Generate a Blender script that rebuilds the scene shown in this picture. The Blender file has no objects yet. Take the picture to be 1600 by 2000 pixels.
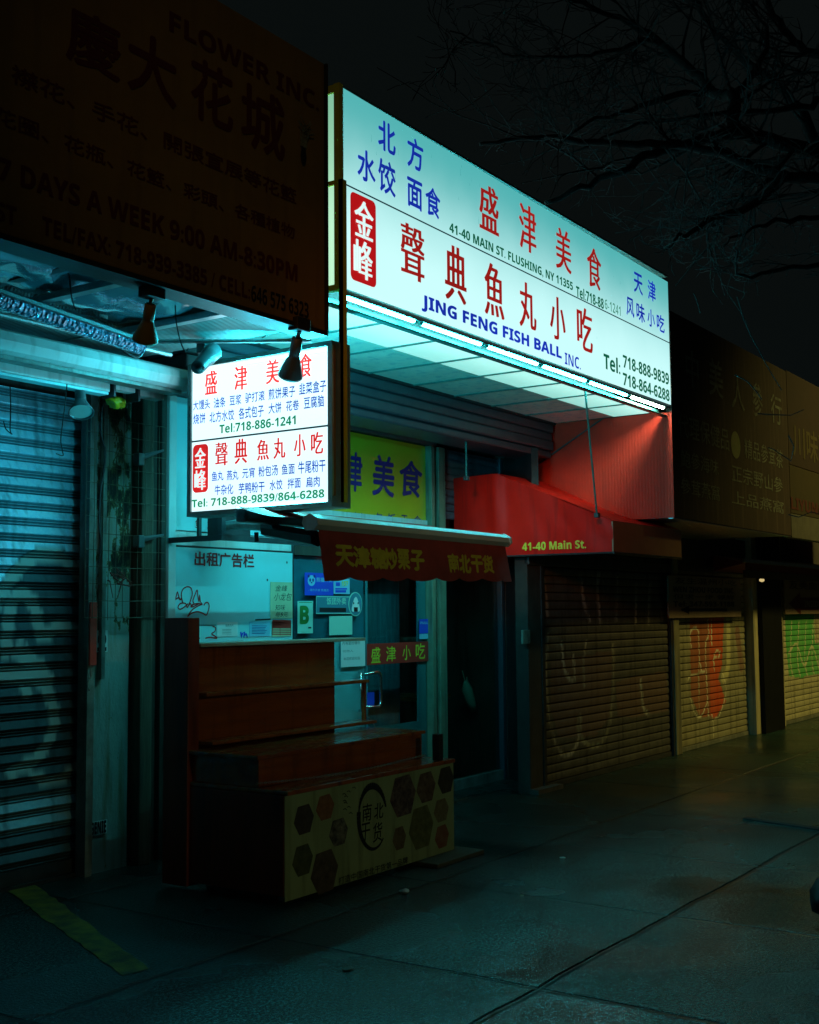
import bpy, bmesh, math, random
from mathutils import Vector, Matrix
R = math.radians
random.seed(7)
sc = bpy.context.scene
col = sc.collection

# ------------------------------------------------------------------ camera
FPX, YAW, PITCH, ROLL, EYE = 2350.0, R(34.25), R(4.79), R(-0.48), 1.6
CF = Vector((math.cos(YAW)*math.cos(PITCH), math.sin(YAW)*math.cos(PITCH), math.sin(PITCH)))
_r = Vector((math.sin(YAW), -math.cos(YAW), 0)); _u = _r.cross(CF)
CR = math.cos(ROLL)*_r + math.sin(ROLL)*_u
CU = -math.sin(ROLL)*_r + math.cos(ROLL)*_u
CP = Vector((0, 0, EYE))
cam = bpy.data.cameras.new('camera'); cam.sensor_width = 36; cam.sensor_fit = 'AUTO'
cam.lens = 36*FPX/2000; cam.clip_end = 500; cam.clip_start = .05
co = bpy.data.objects.new('camera', cam); col.objects.link(co)
co.matrix_world = Matrix(((CR.x, CU.x, -CF.x, CP.x), (CR.y, CU.y, -CF.y, CP.y), (CR.z, CU.z, -CF.z, CP.z), (0, 0, 0, 1)))
sc.camera = co

# ------------------------------------------------------------------ world, lamps, exposure
w = bpy.data.worlds.new('World'); sc.world = w; w.use_nodes = True
nt = w.node_tree; nt.nodes.clear()
bg = nt.nodes.new('ShaderNodeBackground'); wo = nt.nodes.new('ShaderNodeOutputWorld')
bg.inputs[0].default_value = (.62, .92, .90, 1); bg.inputs[1].default_value = .0042     # night sky lit by the city
nt.links.new(bg.outputs[0], wo.inputs[0])
sc.view_settings.view_transform = 'Standard'; sc.view_settings.look = 'None'
sc.view_settings.exposure = 0; sc.view_settings.gamma = 1

def street_or_fill_spot(name, loc, aim, power, colr, cone, blend, size):
    l = bpy.data.lights.new(name, 'SPOT'); l.energy = power; l.color = colr; l.spot_size = R(cone); l.spot_blend = blend
    l.shadow_soft_size = size
    o = bpy.data.objects.new(name, l); col.objects.link(o); o.location = loc
    o.rotation_euler = (Vector(aim)-Vector(loc)).to_track_quat('-Z', 'Y').to_euler()
street_or_fill_spot('street_or_fill_light', (18.8, -3.0, 8.6), (17.4, 4.6, 0), 2100, (1.0, .80, .18), 76, .9, .45)   # lamp further up the street
street_or_fill_spot('street_or_fill_light', (-7.0, -6.0, 7.5), (5.1, 4.0, 3.4), 330, (1.0, .70, .24), 14, 1, .2)            # warm lamp behind, on the dark sign
street_or_fill_spot('street_or_fill_light', (4.6, -9.0, 4.0), (6.0, 4.4, .7), 200, (.86, 1.0, .46), 20, .9, .2)              # lamp across the road, on the cart
street_or_fill_spot('street_or_fill_light', (-3.0, 0, 4.5), (9.37, 5.0, 2.45), 1500, (1.0, .26, .05), 9, 1, .5)            # added unseen red spot that brightens the side of the red awning

# ------------------------------------------------------------------ helpers
def P(x, y, ax, v):                       # pixel of the photo -> point on the plane ax = v
    d = CF + CR*((x-800)/FPX) - CU*((y-1000)/FPX)
    i = 'xyz'.index(ax); return CP + d*((v-CP[i])/d[i])
def D(x, y, dep): return CP + (CF + CR*((x-800)/FPX) - CU*((y-1000)/FPX))*dep

ORG = {}
def tag(o, label=None, cat=None, group=None, kind=None):
    if label: o['label'] = label
    if cat: o['category'] = cat
    if group: o['group'] = group
    if kind: o['kind'] = kind
    return o
def thing(name, loc, label, cat, group=None):
    o = bpy.data.objects.new(name, None); o.empty_display_size = .1; col.objects.link(o); o.location = loc
    ORG[o.name] = Vector(loc); return tag(o, label, cat, group)

class MB:
    def __init__(s): s.v = []; s.f = []; s.pcs = []
    def quad(s, *p):
        n = len(s.v); s.v += [Vector(q) for q in p]; s.f.append(list(range(n, n+len(p)))); return s
    def box(s, a, b):
        x0, x1 = sorted((a[0], b[0])); y0, y1 = sorted((a[1], b[1])); z0, z1 = sorted((a[2], b[2])); n = len(s.v)
        s.v += [Vector(p) for p in ((x0,y0,z0),(x1,y0,z0),(x1,y1,z0),(x0,y1,z0),(x0,y0,z1),(x1,y0,z1),(x1,y1,z1),(x0,y1,z1))]
        s.f += [[n+i for i in q] for q in ((0,3,2,1),(4,5,6,7),(0,1,5,4),(1,2,6,5),(2,3,7,6),(3,0,4,7))]; return s
    def cbox(s, a, b, c=.008):            # box with chamfered edges
        bm = bmesh.new(); t = MB().box(a, b); vs = [bm.verts.new(v) for v in t.v]
        for f in t.f: bm.faces.new([vs[i] for i in f])
        bmesh.ops.bevel(bm, geom=bm.edges[:], offset=c, segments=2, profile=.6, affect='EDGES', clamp_overlap=True)
        bm.verts.index_update(); n = len(s.v); s.v += [v.co.copy() for v in bm.verts]
        s.f += [[n+v.index for v in f.verts] for f in bm.faces]; bm.free(); return s
    def tube(s, pts, r, k=8, caps=True):
        pts = [Vector(p) for p in pts]; rr = r if isinstance(r, (list, tuple)) else [r]*len(pts); n0 = len(s.v); u = None
        for i, p in enumerate(pts):
            t = (pts[min(i+1, len(pts)-1)] - pts[max(i-1, 0)]).normalized()
            if u is None: u = t.orthogonal().normalized()
            u = (u - t*u.dot(t)); u = u.normalized() if u.length > 1e-6 else t.orthogonal().normalized()
            w_ = t.cross(u)
            for j in range(k):
                a = 2*math.pi*j/k; s.v.append(p + (u*math.cos(a) + w_*math.sin(a))*rr[i])
        for i in range(len(pts)-1):
            for j in range(k):
                a = n0+i*k+j; b = n0+i*k+(j+1) % k; s.f.append([a, b, b+k, a+k])
        if caps:
            s.f.append([n0+j for j in range(k)][::-1]); m = n0+(len(pts)-1)*k; s.f.append([m+j for j in range(k)])
        return s
    def lathe(s, p0, p1, prof, k=20):     # prof: (t along p0-p1, radius)
        p0 = Vector(p0); p1 = Vector(p1)
        ax = (p1-p0); n = ax.normalized(); u = n.orthogonal().normalized(); w_ = n.cross(u); n0 = len(s.v)
        for t, r in prof:
            for j in range(k):
                a = 2*math.pi*j/k; s.v.append(p0 + ax*t + (u*math.cos(a)+w_*math.sin(a))*max(r, 1e-4))
        for i in range(len(prof)-1):
            for j in range(k):
                a = n0+i*k+j; b = n0+i*k+(j+1) % k; s.f.append([a, b, b+k, a+k])
        return s
    def prism(s, poly, d):                # polygon in 3D extruded along d
        poly = [Vector(p) for p in poly]; d = Vector(d); n = len(s.v); k = len(poly)
        s.v += poly + [p+d for p in poly]
        s.f.append(list(range(n, n+k))[::-1]); s.f.append(list(range(n+k, n+2*k)))
        for i in range(k): j = (i+1) % k; s.f.append([n+i, n+j, n+k+j, n+k+i])
        return s
    def add(s, verts, faces):
        n = len(s.v); s.v += [Vector(v) for v in verts]; s.f += [[n+i for i in f] for f in faces]; return s
    def build(s, name, mat, parent=None, origin=None, smooth=False, fix=True):
        if s.pcs:                         # separate words and characters become parts of their own
            if s.v: s.pcs.append((s.v, s.f))
            first = None
            for v, f in s.pcs: o = MB().add(v, f).build(name, mat, parent, origin, smooth, fix); first = first or o
            return first
        me = bpy.data.meshes.new(name)
        if parent is not None: off = ORG[parent.name]
        elif origin is not None: off = Vector(origin)
        else:
            c = [sum(v[i] for v in s.v)/len(s.v) for i in (0, 1)]; off = Vector((c[0], c[1], min(v.z for v in s.v)))
        me.from_pydata([v-off for v in s.v], [], s.f); me.update()
        if fix:
            bm = bmesh.new(); bm.from_mesh(me); bmesh.ops.recalc_face_normals(bm, faces=bm.faces); bm.to_mesh(me); bm.free()
        me.materials.append(mat)
        if smooth:
            for p in me.polygons: p.use_smooth = True
        o = bpy.data.objects.new(name, me); col.objects.link(o); ORG[o.name] = off
        if parent is not None: o.parent = parent
        else: o.location = off
        return o

def copy_tree(o, loc=None, parent=None):
    c = o.copy(); col.objects.link(c); c.parent = parent
    if loc is not None: c.location = loc
    for ch in list(o.children): copy_tree(ch, None, c)
    return c

# ---- lettering: outlines of the built-in font turned into flat mesh
GC = {}
def bold_sans(s):                         # capitals, small letters and digits in the font's bold sans alphabet
    o = ''
    for c in s:
        if 'A' <= c <= 'Z': o += chr(0x1D5D4+ord(c)-65)
        elif 'a' <= c <= 'z': o += chr(0x1D5EE+ord(c)-97)
        elif '0' <= c <= '9': o += chr(0x1D7EC+ord(c)-48)
        else: o += c
    return o
def glyphs(s):
    if s not in GC:
        c = bpy.data.curves.new('tmp', 'FONT'); c.body = bold_sans(s); c.resolution_u = 3; c.fill_mode = 'FRONT'
        o = bpy.data.objects.new('tmp', c); col.objects.link(o); bpy.context.view_layer.update()
        m = bpy.data.meshes.new_from_object(o.evaluated_get(bpy.context.evaluated_depsgraph_get()))
        vs = [(v.co.x, v.co.y) for v in m.vertices]; fs = [list(p.vertices) for p in m.polygons]
        bpy.data.objects.remove(o); bpy.data.curves.remove(c); bpy.data.meshes.remove(m)
        x0 = min(v[0] for v in vs); x1 = max(v[0] for v in vs); y0 = min(v[1] for v in vs); y1 = max(v[1] for v in vs)
        # words: runs of faces with no wide gap between them
        it = sorted((min(vs[i][0] for i in f), max(vs[i][0] for i in f), k) for k, f in enumerate(fs)); words = []; end = -9
        for a, b, k in it:
            if a > end+.24: words.append([])
            words[-1].append(k); end = max(end, b)
        GC[s] = (vs, fs, words, x0, x1, y0, y1)
    return GC[s]
def lay(mb, s, bold, pt):
    """bold > 0: thicker all round; bold < 0: thicker upright strokes only (em units)"""
    vs, fs, words, x0, x1, y0, y1 = glyphs(s); b = abs(bold); bz = b if bold > 0 else 0
    sh = [(0, 0)] if b == 0 else ([(0, 0), (-b, 0), (b, 0), (0, b), (0, -b)] if bold > 0 else [(0, 0), (-b, 0), (b, 0)])
    W = x1-x0+2*b; Hh = max(y1-y0, .1)+2*bz
    for wd in words:
        ids = sorted({i for k in wd for i in fs[k]}); mp = {i: j for j, i in enumerate(ids)}; v = []; f = []
        for q, (dx, dy) in enumerate(sh):
            n = len(v); v += [pt((vs[i][0]-x0+b+dx)/W, (vs[i][1]-y0+bz+dy)/Hh, .00025*q) for i in ids]; f += [[n+mp[i] for i in fs[k]] for k in wd]
        mb.pcs.append((v, f))
def text(mb, s, ax, v, xL, xR, yt, yb, at='C', bold=0.0, off=.003, shear=0.0):
    """write s on the plane ax = v inside the box of photo pixels"""
    xc = {'C': (xL+xR)/2, 'L': xL, 'R': xR}[at]; ym = (yt+yb)/2
    z1 = P(xc, yt, ax, v).z; z0 = P(xc, yb, ax, v).z
    k = 1-'xyz'.index(ax)
    a = P(xL, ym, ax, v)[k]; b = P(xR, ym, ax, v)[k]
    def pt(u, t, e):
        h = a+(b-a)*(u+shear*t); z = z0+(z1-z0)*t
        return (h, v-off-e, z) if ax == 'y' else (v-off-e, h, z)
    lay(mb, s, bold, pt)
def stroke(mb, ax, v, pts, wd, off=.003):
    """a painted line of given width through photo pixels on the plane"""
    q = [P(x, y, ax, v) for x, y in pts]; k = 1-'xyz'.index(ax); n = len(mb.v)
    e = Vector((0, 0, 0)); e['xyz'.index(ax)] = -off
    for i, p in enumerate(q):
        t = q[min(i+1, len(q)-1)]-q[max(i-1, 0)]; a, b = t[k], t.z; L = math.hypot(a, b) or 1
        nn = Vector((0, 0, a/L)); nn[k] = -b/L
        mb.v += [p+e+nn*wd/2, p+e-nn*wd/2]
    mb.f += [[n+2*i, n+2*i+1, n+2*i+3, n+2*i+2] for i in range(len(q)-1)]
def spline(pts, n=6):
    out = []; L = len(pts)
    for i in range(L-1):
        p0, p1, p2, p3 = pts[max(i-1, 0)], pts[i], pts[i+1], pts[min(i+2, L-1)]
        for j in range(n):
            t = j/n; out.append(tuple(.5*((2*b)+(-a+c)*t+(2*a-5*b+4*c-d)*t*t+(-a+3*b-3*c+d)*t**3) for a, b, c, d in zip(p0, p1, p2, p3)))
    return out+[tuple(pts[-1])]

# ---- materials
def mat(name, c, rough=.6, metal=0.0, var=None, scale=6, bump=0.0, bscale=60, spec=.5, rvar=0.0, stretch=(1, 1, 1), coat=0.0, streak=None):
    m = bpy.data.materials.new(name); m.use_nodes = True; n = m.node_tree.nodes; l = m.node_tree.links
    b = n['Principled BSDF']; b.inputs['Base Color'].default_value = (*c, 1); b.inputs['Roughness'].default_value = rough
    b.inputs['Metallic'].default_value = metal; b.inputs['Specular IOR Level'].default_value = spec
    b.inputs['Coat Weight'].default_value = coat
    tc = n.new('ShaderNodeTexCoord'); mp = n.new('ShaderNodeMapping'); l.new(tc.outputs['Object'], mp.inputs[0]); mp.inputs['Scale'].default_value = stretch
    if var:
        t = n.new('ShaderNodeTexNoise'); t.inputs['Scale'].default_value = scale; t.inputs['Detail'].default_value = 8; t.inputs['Roughness'].default_value = .65
        l.new(mp.outputs[0], t.inputs['Vector'])
        rp = n.new('ShaderNodeValToRGB'); rp.color_ramp.elements[0].position = .35; rp.color_ramp.elements[1].position = .68
        rp.color_ramp.elements[0].color = (*c, 1); rp.color_ramp.elements[1].color = (*var, 1)
        l.new(t.outputs[0], rp.inputs[0]); src = rp.outputs[0]
        if streak:                         # dark vertical dirt runs
            t2 = n.new('ShaderNodeTexNoise'); t2.inputs['Scale'].default_value = 5; t2.inputs['Detail'].default_value = 6
            m2 = n.new('ShaderNodeMapping'); l.new(tc.outputs['Object'], m2.inputs[0]); m2.inputs['Scale'].default_value = (3, 3, .25)
            l.new(m2.outputs[0], t2.inputs['Vector']); r2 = n.new('ShaderNodeValToRGB')
            r2.color_ramp.elements[0].position = .52; r2.color_ramp.elements[1].position = .72
            mx = n.new('ShaderNodeMix'); mx.data_type = 'RGBA'; l.new(t2.outputs[0], r2.inputs[0]); l.new(r2.outputs[0], mx.inputs[0])
            l.new(src, mx.inputs[6]); mx.inputs[7].default_value = (*streak, 1); src = mx.outputs[2]
        l.new(src, b.inputs['Base Color'])
        if rvar:
            mr = n.new('ShaderNodeMapRange'); mr.inputs['From Min'].default_value = .3; mr.inputs['From Max'].default_value = .7
            mr.inputs['To Min'].default_value = max(rough-rvar, .05); mr.inputs['To Max'].default_value = min(rough+rvar, 1)
            l.new(t.outputs[0], mr.inputs[0]); l.new(mr.outputs[0], b.inputs['Roughness'])
    if bump:
        t = n.new('ShaderNodeTexNoise'); t.inputs['Scale'].default_value = bscale; t.inputs['Detail'].default_value = 5
        l.new(mp.outputs[0], t.inputs['Vector']); bp = n.new('ShaderNodeBump'); bp.inputs['Strength'].default_value = bump; bp.inputs['Distance'].default_value = .01
        l.new(t.outputs[0], bp.inputs['Height']); l.new(bp.outputs[0], b.inputs['Normal'])
    return m
def emit(name, c, s=1.0, base=None):
    m = bpy.data.materials.new(name); m.use_nodes = True; b = m.node_tree.nodes['Principled BSDF']
    b.inputs['Base Color'].default_value = (*(base or [min(x, .8) for x in c]), 1); b.inputs['Roughness'].default_value = .5
    b.inputs['Emission Color'].default_value = (*c, 1); b.inputs['Emission Strength'].default_value = s
    return m
def worn(m, sc_=5, lo=.72):               # sun faded, slightly uneven vinyl
    n = m.node_tree.nodes; l = m.node_tree.links; b = n['Principled BSDF']; g = n.new('ShaderNodeNewGeometry'); k = b.inputs['Emission Strength'].default_value
    t = n.new('ShaderNodeTexNoise'); t.inputs['Scale'].default_value = sc_; t.inputs['Detail'].default_value = 6; l.new(g.outputs['Position'], t.inputs['Vector'])
    mr = n.new('ShaderNodeMapRange'); mr.inputs['From Min'].default_value = .3; mr.inputs['From Max'].default_value = .7; mr.inputs['To Min'].default_value = k*lo; mr.inputs['To Max'].default_value = k*1.3; l.new(t.outputs[0], mr.inputs[0]); l.new(mr.outputs[0], b.inputs['Emission Strength'])
    return m
def lightbox(name, axis, z0, z1, lo, hi, s, mottled=.06, base=(.3, .3, .3)):
    """backlit acrylic: the lamps inside sit low in the box, so its glow runs from lo (bottom) to hi (top)"""
    m = emit(name, lo, s, base); n = m.node_tree.nodes; l = m.node_tree.links; b = n['Principled BSDF']; b.inputs['Roughness'].default_value = .3
    g = n.new('ShaderNodeNewGeometry'); sx = n.new('ShaderNodeSeparateXYZ'); l.new(g.outputs['Position'], sx.inputs[0])
    mr = n.new('ShaderNodeMapRange'); mr.inputs['From Min'].default_value = z0; mr.inputs['From Max'].default_value = z1
    l.new(sx.outputs[axis], mr.inputs[0])
    rp = n.new('ShaderNodeValToRGB'); e = rp.color_ramp.elements
    e[0].color = (*lo, 1); e[1].color = (*hi, 1); e[0].position = .2; rp.color_ramp.interpolation = 'EASE'
    t = n.new('ShaderNodeTexNoise'); t.inputs['Scale'].default_value = 2.2; t.inputs['Detail'].default_value = 6; l.new(g.outputs['Position'], t.inputs['Vector'])
    ad = n.new('ShaderNodeMath'); ad.operation = 'MULTIPLY_ADD'; ad.inputs[1].default_value = mottled*4; l.new(t.outputs[0], ad.inputs[0]); l.new(mr.outputs[0], ad.inputs[2])
    sb = n.new('ShaderNodeMath'); sb.operation = 'SUBTRACT'; sb.inputs[1].default_value = mottled*2; l.new(ad.outputs[0], sb.inputs[0])
    l.new(sb.outputs[0], rp.inputs[0]); l.new(rp.outputs[0], b.inputs['Emission Color'])
    return m
def glass(name, tint, refl=.08, rough=.02):
    m = bpy.data.materials.new(name); m.use_nodes = True; n = m.node_tree.nodes; l = m.node_tree.links; n.clear()
    o = n.new('ShaderNodeOutputMaterial'); t = n.new('ShaderNodeBsdfTransparent'); t.inputs[0].default_value = (*tint, 1)
    g = n.new('ShaderNodeBsdfGlossy'); g.inputs[0].default_value = (1, 1, 1, 1); g.inputs['Roughness'].default_value = rough
    lw = n.new('ShaderNodeLayerWeight'); lw.inputs[0].default_value = .5
    pw = n.new('ShaderNodeMath'); pw.operation = 'POWER'; pw.inputs[1].default_value = 5; l.new(lw.outputs['Facing'], pw.inputs[0])
    f = n.new('ShaderNodeMath'); f.operation = 'MULTIPLY_ADD'; f.inputs[1].default_value = .8; f.inputs[2].default_value = refl*.5; l.new(pw.outputs[0], f.inputs[0])
    mx = n.new('ShaderNodeMixShader'); l.new(f.outputs[0], mx.inputs[0]); l.new(t.outputs[0], mx.inputs[1]); l.new(g.outputs[0], mx.inputs[2]); l.new(mx.outputs[0], o.inputs[0])
    return m

M = dict(
    black=mat('black_paint', (.012, .013, .015), .5, var=(.03, .03, .032), bump=.1),
    dark=mat('dark_metal', (.03, .035, .04), .45, .3, var=(.06, .06, .06), scale=9, bump=.1),
    wall=mat('dark_render', (.05, .048, .045), .85, var=(.10, .09, .08), scale=3, bump=.3, streak=(.02, .02, .02)),
    soot=mat('sooty_wood', (.035, .028, .022), .8, var=(.07, .055, .04), scale=5, stretch=(4, 4, .5), bump=.3),
    wood=mat('old_post', (.07, .055, .035), .8, var=(.15, .12, .08), scale=7, stretch=(5, 5, .4), bump=.4, streak=(.05, .04, .03)),
    peel=mat('peeling_plaster', (.30, .33, .31), .8, var=(.38, .40, .37), scale=5, bump=.35, bscale=25, streak=(.22, .17, .08)),
    white=mat('white_paint', (.70, .72, .70), .45, var=(.58, .60, .58), scale=4, bump=.08, streak=(.42, .43, .40)),
    board=mat('white_board', (.36, .74, .77), .4, var=(.32, .68, .71), scale=2.5, bump=.03),
    galv=mat('galvanised_steel', (.55, .58, .62), .38, .75, var=(.70, .73, .78), scale=45, bump=.05, bscale=140, rvar=.1),
    alu=mat('aluminium', (.55, .57, .58), .35, .85, var=(.42, .43, .43), scale=12, rvar=.1),
    grey=mat('grey_frame', (.13, .145, .13), .5, .2, var=(.30, .31, .28), scale=8, bump=.1, streak=(.10, .10, .09)),
    yframe=mat('yellow_angle_iron', (.72, .64, .03), .5, var=(.55, .48, .03), scale=9, bump=.15),
    green=mat('green_rail', (.05, .22, .20), .4, .2, var=(.03, .13, .12), scale=14, bump=.1),
    red=mat('red_vinyl', (.80, .010, .004), .45, var=(.62, .008, .004), scale=3, bump=.14, bscale=7, spec=.15, streak=(.48, .008, .005)),
    redpan=mat('red_corrugated_sheet', (.70, .034, .014), .5, var=(.56, .03, .014), scale=5, spec=.2),
    maroon=mat('maroon_canvas', (.40, .06, .06), .85, var=(.28, .045, .045), scale=8, bump=.25, bscale=220),
    lam=mat('red_brown_laminate', (.46, .105, .024), .25, var=(.28, .055, .015), scale=3.4, stretch=(.6, 3, 7), bump=.08, coat=.25, rvar=.12, streak=(.16, .034, .012)),
    lamd=mat('dark_red_laminate', (.33, .05, .022), .4, var=(.22, .032, .015), scale=3.5, stretch=(3, 3, .7), bump=.08, rvar=.12, streak=(.14, .02, .012)),
    yellow=mat('yellow_acrylic', (.80, .48, .02), .3, var=(.72, .43, .018), scale=2, coat=.3),
    dsign=mat('dull_yellow_sign', (.26, .16, .045), .7, var=(.20, .12, .035), scale=3, bump=.15, streak=(.20, .12, .04)),
    rsign=mat('dark_red_sign', (.045, .022, .018), .7, var=(.030, .016, .014), scale=4, bump=.2, streak=(.09, .06, .045)),
    ink=mat('dark_red_letter', (.10, .012, .010), .6),
    fade=mat('faded_letter', (.26, .30, .25), .7, var=(.08, .075, .06), scale=14),
    bluei=mat('blue_ink', (.012, .018, .22), .5), redi=mat('red_ink', (.52, .02, .02), .5), greeni=mat('green_ink', (.02, .22, .04), .5),
    blacki=mat('black_ink', (.012, .012, .015), .5), yelli=mat('yellow_ink', (.70, .62, .04), .5),
    goldi=mat('gold_ink', (.74, .64, .06), .6, var=(.58, .50, .05), scale=20),
    cream=mat('cream_paper', (.66, .58, .36), .8, var=(.56, .49, .30), scale=9, bump=.15, bscale=20),
    paper=mat('white_paper', (.72, .74, .72), .7, bump=.1, bscale=14), ltgreen=mat('pale_green_paper', (.36, .66, .54), .7, bump=.2, bscale=12),
    ltblue=mat('pale_blue_paper', (.20, .52, .68), .7), blue=mat('blue_sticker', (.02, .07, .62), .4), teal=mat('teal_sticker', (.05, .22, .30), .35),
    red2=mat('red_sticker', (.58, .03, .02), .5), cotton=mat('plastic_bag', (.45, .62, .52), .35, bump=.5, bscale=30),
    steel=mat('polished_steel', (.70, .72, .72), .2, 1.0), wire=mat('black_wire', (.012, .012, .014), .5),
    mesh=mat('rusty_wire', (.14, .09, .06), .7, .3, var=(.22, .17, .12), scale=30), chain=mat('chain_steel', (.55, .50, .45), .35, .9),
    lampg=mat('grey_lamp_housing', (.10, .12, .13), .4, .2, var=(.16, .18, .18)), lampy=mat('ochre_lamp_housing', (.34, .20, .05), .55, var=(.24, .14, .04)),
    bulb=mat('lamp_glass', (.45, .55, .52), .15, coat=.5), rust=mat('red_rust_strip', (.85, .05, .03), .5, var=(.66, .04, .025), scale=12),
    bark=mat('bark', (.012, .010, .009), .95, var=(.025, .021, .018), scale=25, bump=.5), twig=mat('twig_bark', (.022, .020, .018), .9),
    film=mat('plastic_film', (.12, .20, .24), .12, bump=.7, bscale=7, stretch=(1, .35, 1), coat=.6),
    perf=mat('perforated_sheet', (.20, .25, .24), .5, .1, var=(.14, .18, .17), scale=4),
    stripe=mat('yellow_road_paint', (.30, .19, .010), .7, var=(.012, .016, .012), scale=7, bump=.4, bscale=90),
    bag=mat('black_bin_bag', (.004, .004, .005), .6, bump=.4, bscale=14, spec=.15), litter=mat('litter_paper', (.55, .57, .52), .7, bump=.4, bscale=30),
    leaf=mat('dead_leaf', (.22, .17, .10), .7), pillar=mat('pillar_side_paint', (.42, .38, .22), .7, var=(.50, .46, .30), scale=6, bump=.2, streak=(.16, .17, .15)),
    board2=mat('tan_notice_board', (.30, .22, .17), .7, var=(.25, .18, .14), scale=5), awn4=mat('dark_red_awning', (.28, .03, .025), .5, bump=.2, bscale=12),
    ped=mat('dark_plank', (.07, .055, .035), .7, var=(.12, .10, .06), scale=9, stretch=(.6, 5, 5), bump=.3),
)
E_RED = worn(emit('backlit_red_vinyl', (.30, .010, .008)), .9); E_BLUE = worn(emit('backlit_blue_vinyl', (.008, .03, .42)), .9)
E_GREEN = worn(emit('backlit_green_vinyl', (.004, .105, .055)), .9); E_INK = emit('backlit_dark_line', (.005, .03, .04), .9)
E_WHITE = emit('backlit_white_vinyl', (.70, .95, .93), 1.0); E_DIM = emit('backlit_worn_green_vinyl', (.10, .32, .25), .9)
B_RED = worn(emit('bright_red_vinyl', (.95, .035, .03)), .8); B_BLUE = worn(emit('bright_blue_vinyl', (.005, .07, .46)), .9)
B_GREEN = worn(emit('bright_green_vinyl', (.004, .22, .10)), .9); B_DRED = worn(emit('bright_seal_red', (.62, .012, .012)), .8)

# perforated ribbed pattern for ceiling sheets
def rib(m, sx, strength):
    n = m.node_tree.nodes; l = m.node_tree.links; b = n['Principled BSDF']
    g = n.new('ShaderNodeNewGeometry'); wv = n.new('ShaderNodeTexWave'); wv.inputs['Scale'].default_value = sx; wv.bands_direction = 'X'
    l.new(g.outputs['Position'], wv.inputs['Vector']); bp = n.new('ShaderNodeBump'); bp.inputs['Strength'].default_value = strength; bp.inputs['Distance'].default_value = .01
    l.new(wv.outputs[1], bp.inputs['Height']); l.new(bp.outputs[0], b.inputs['Normal'])
rib(M['perf'], 14, .9)

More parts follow.
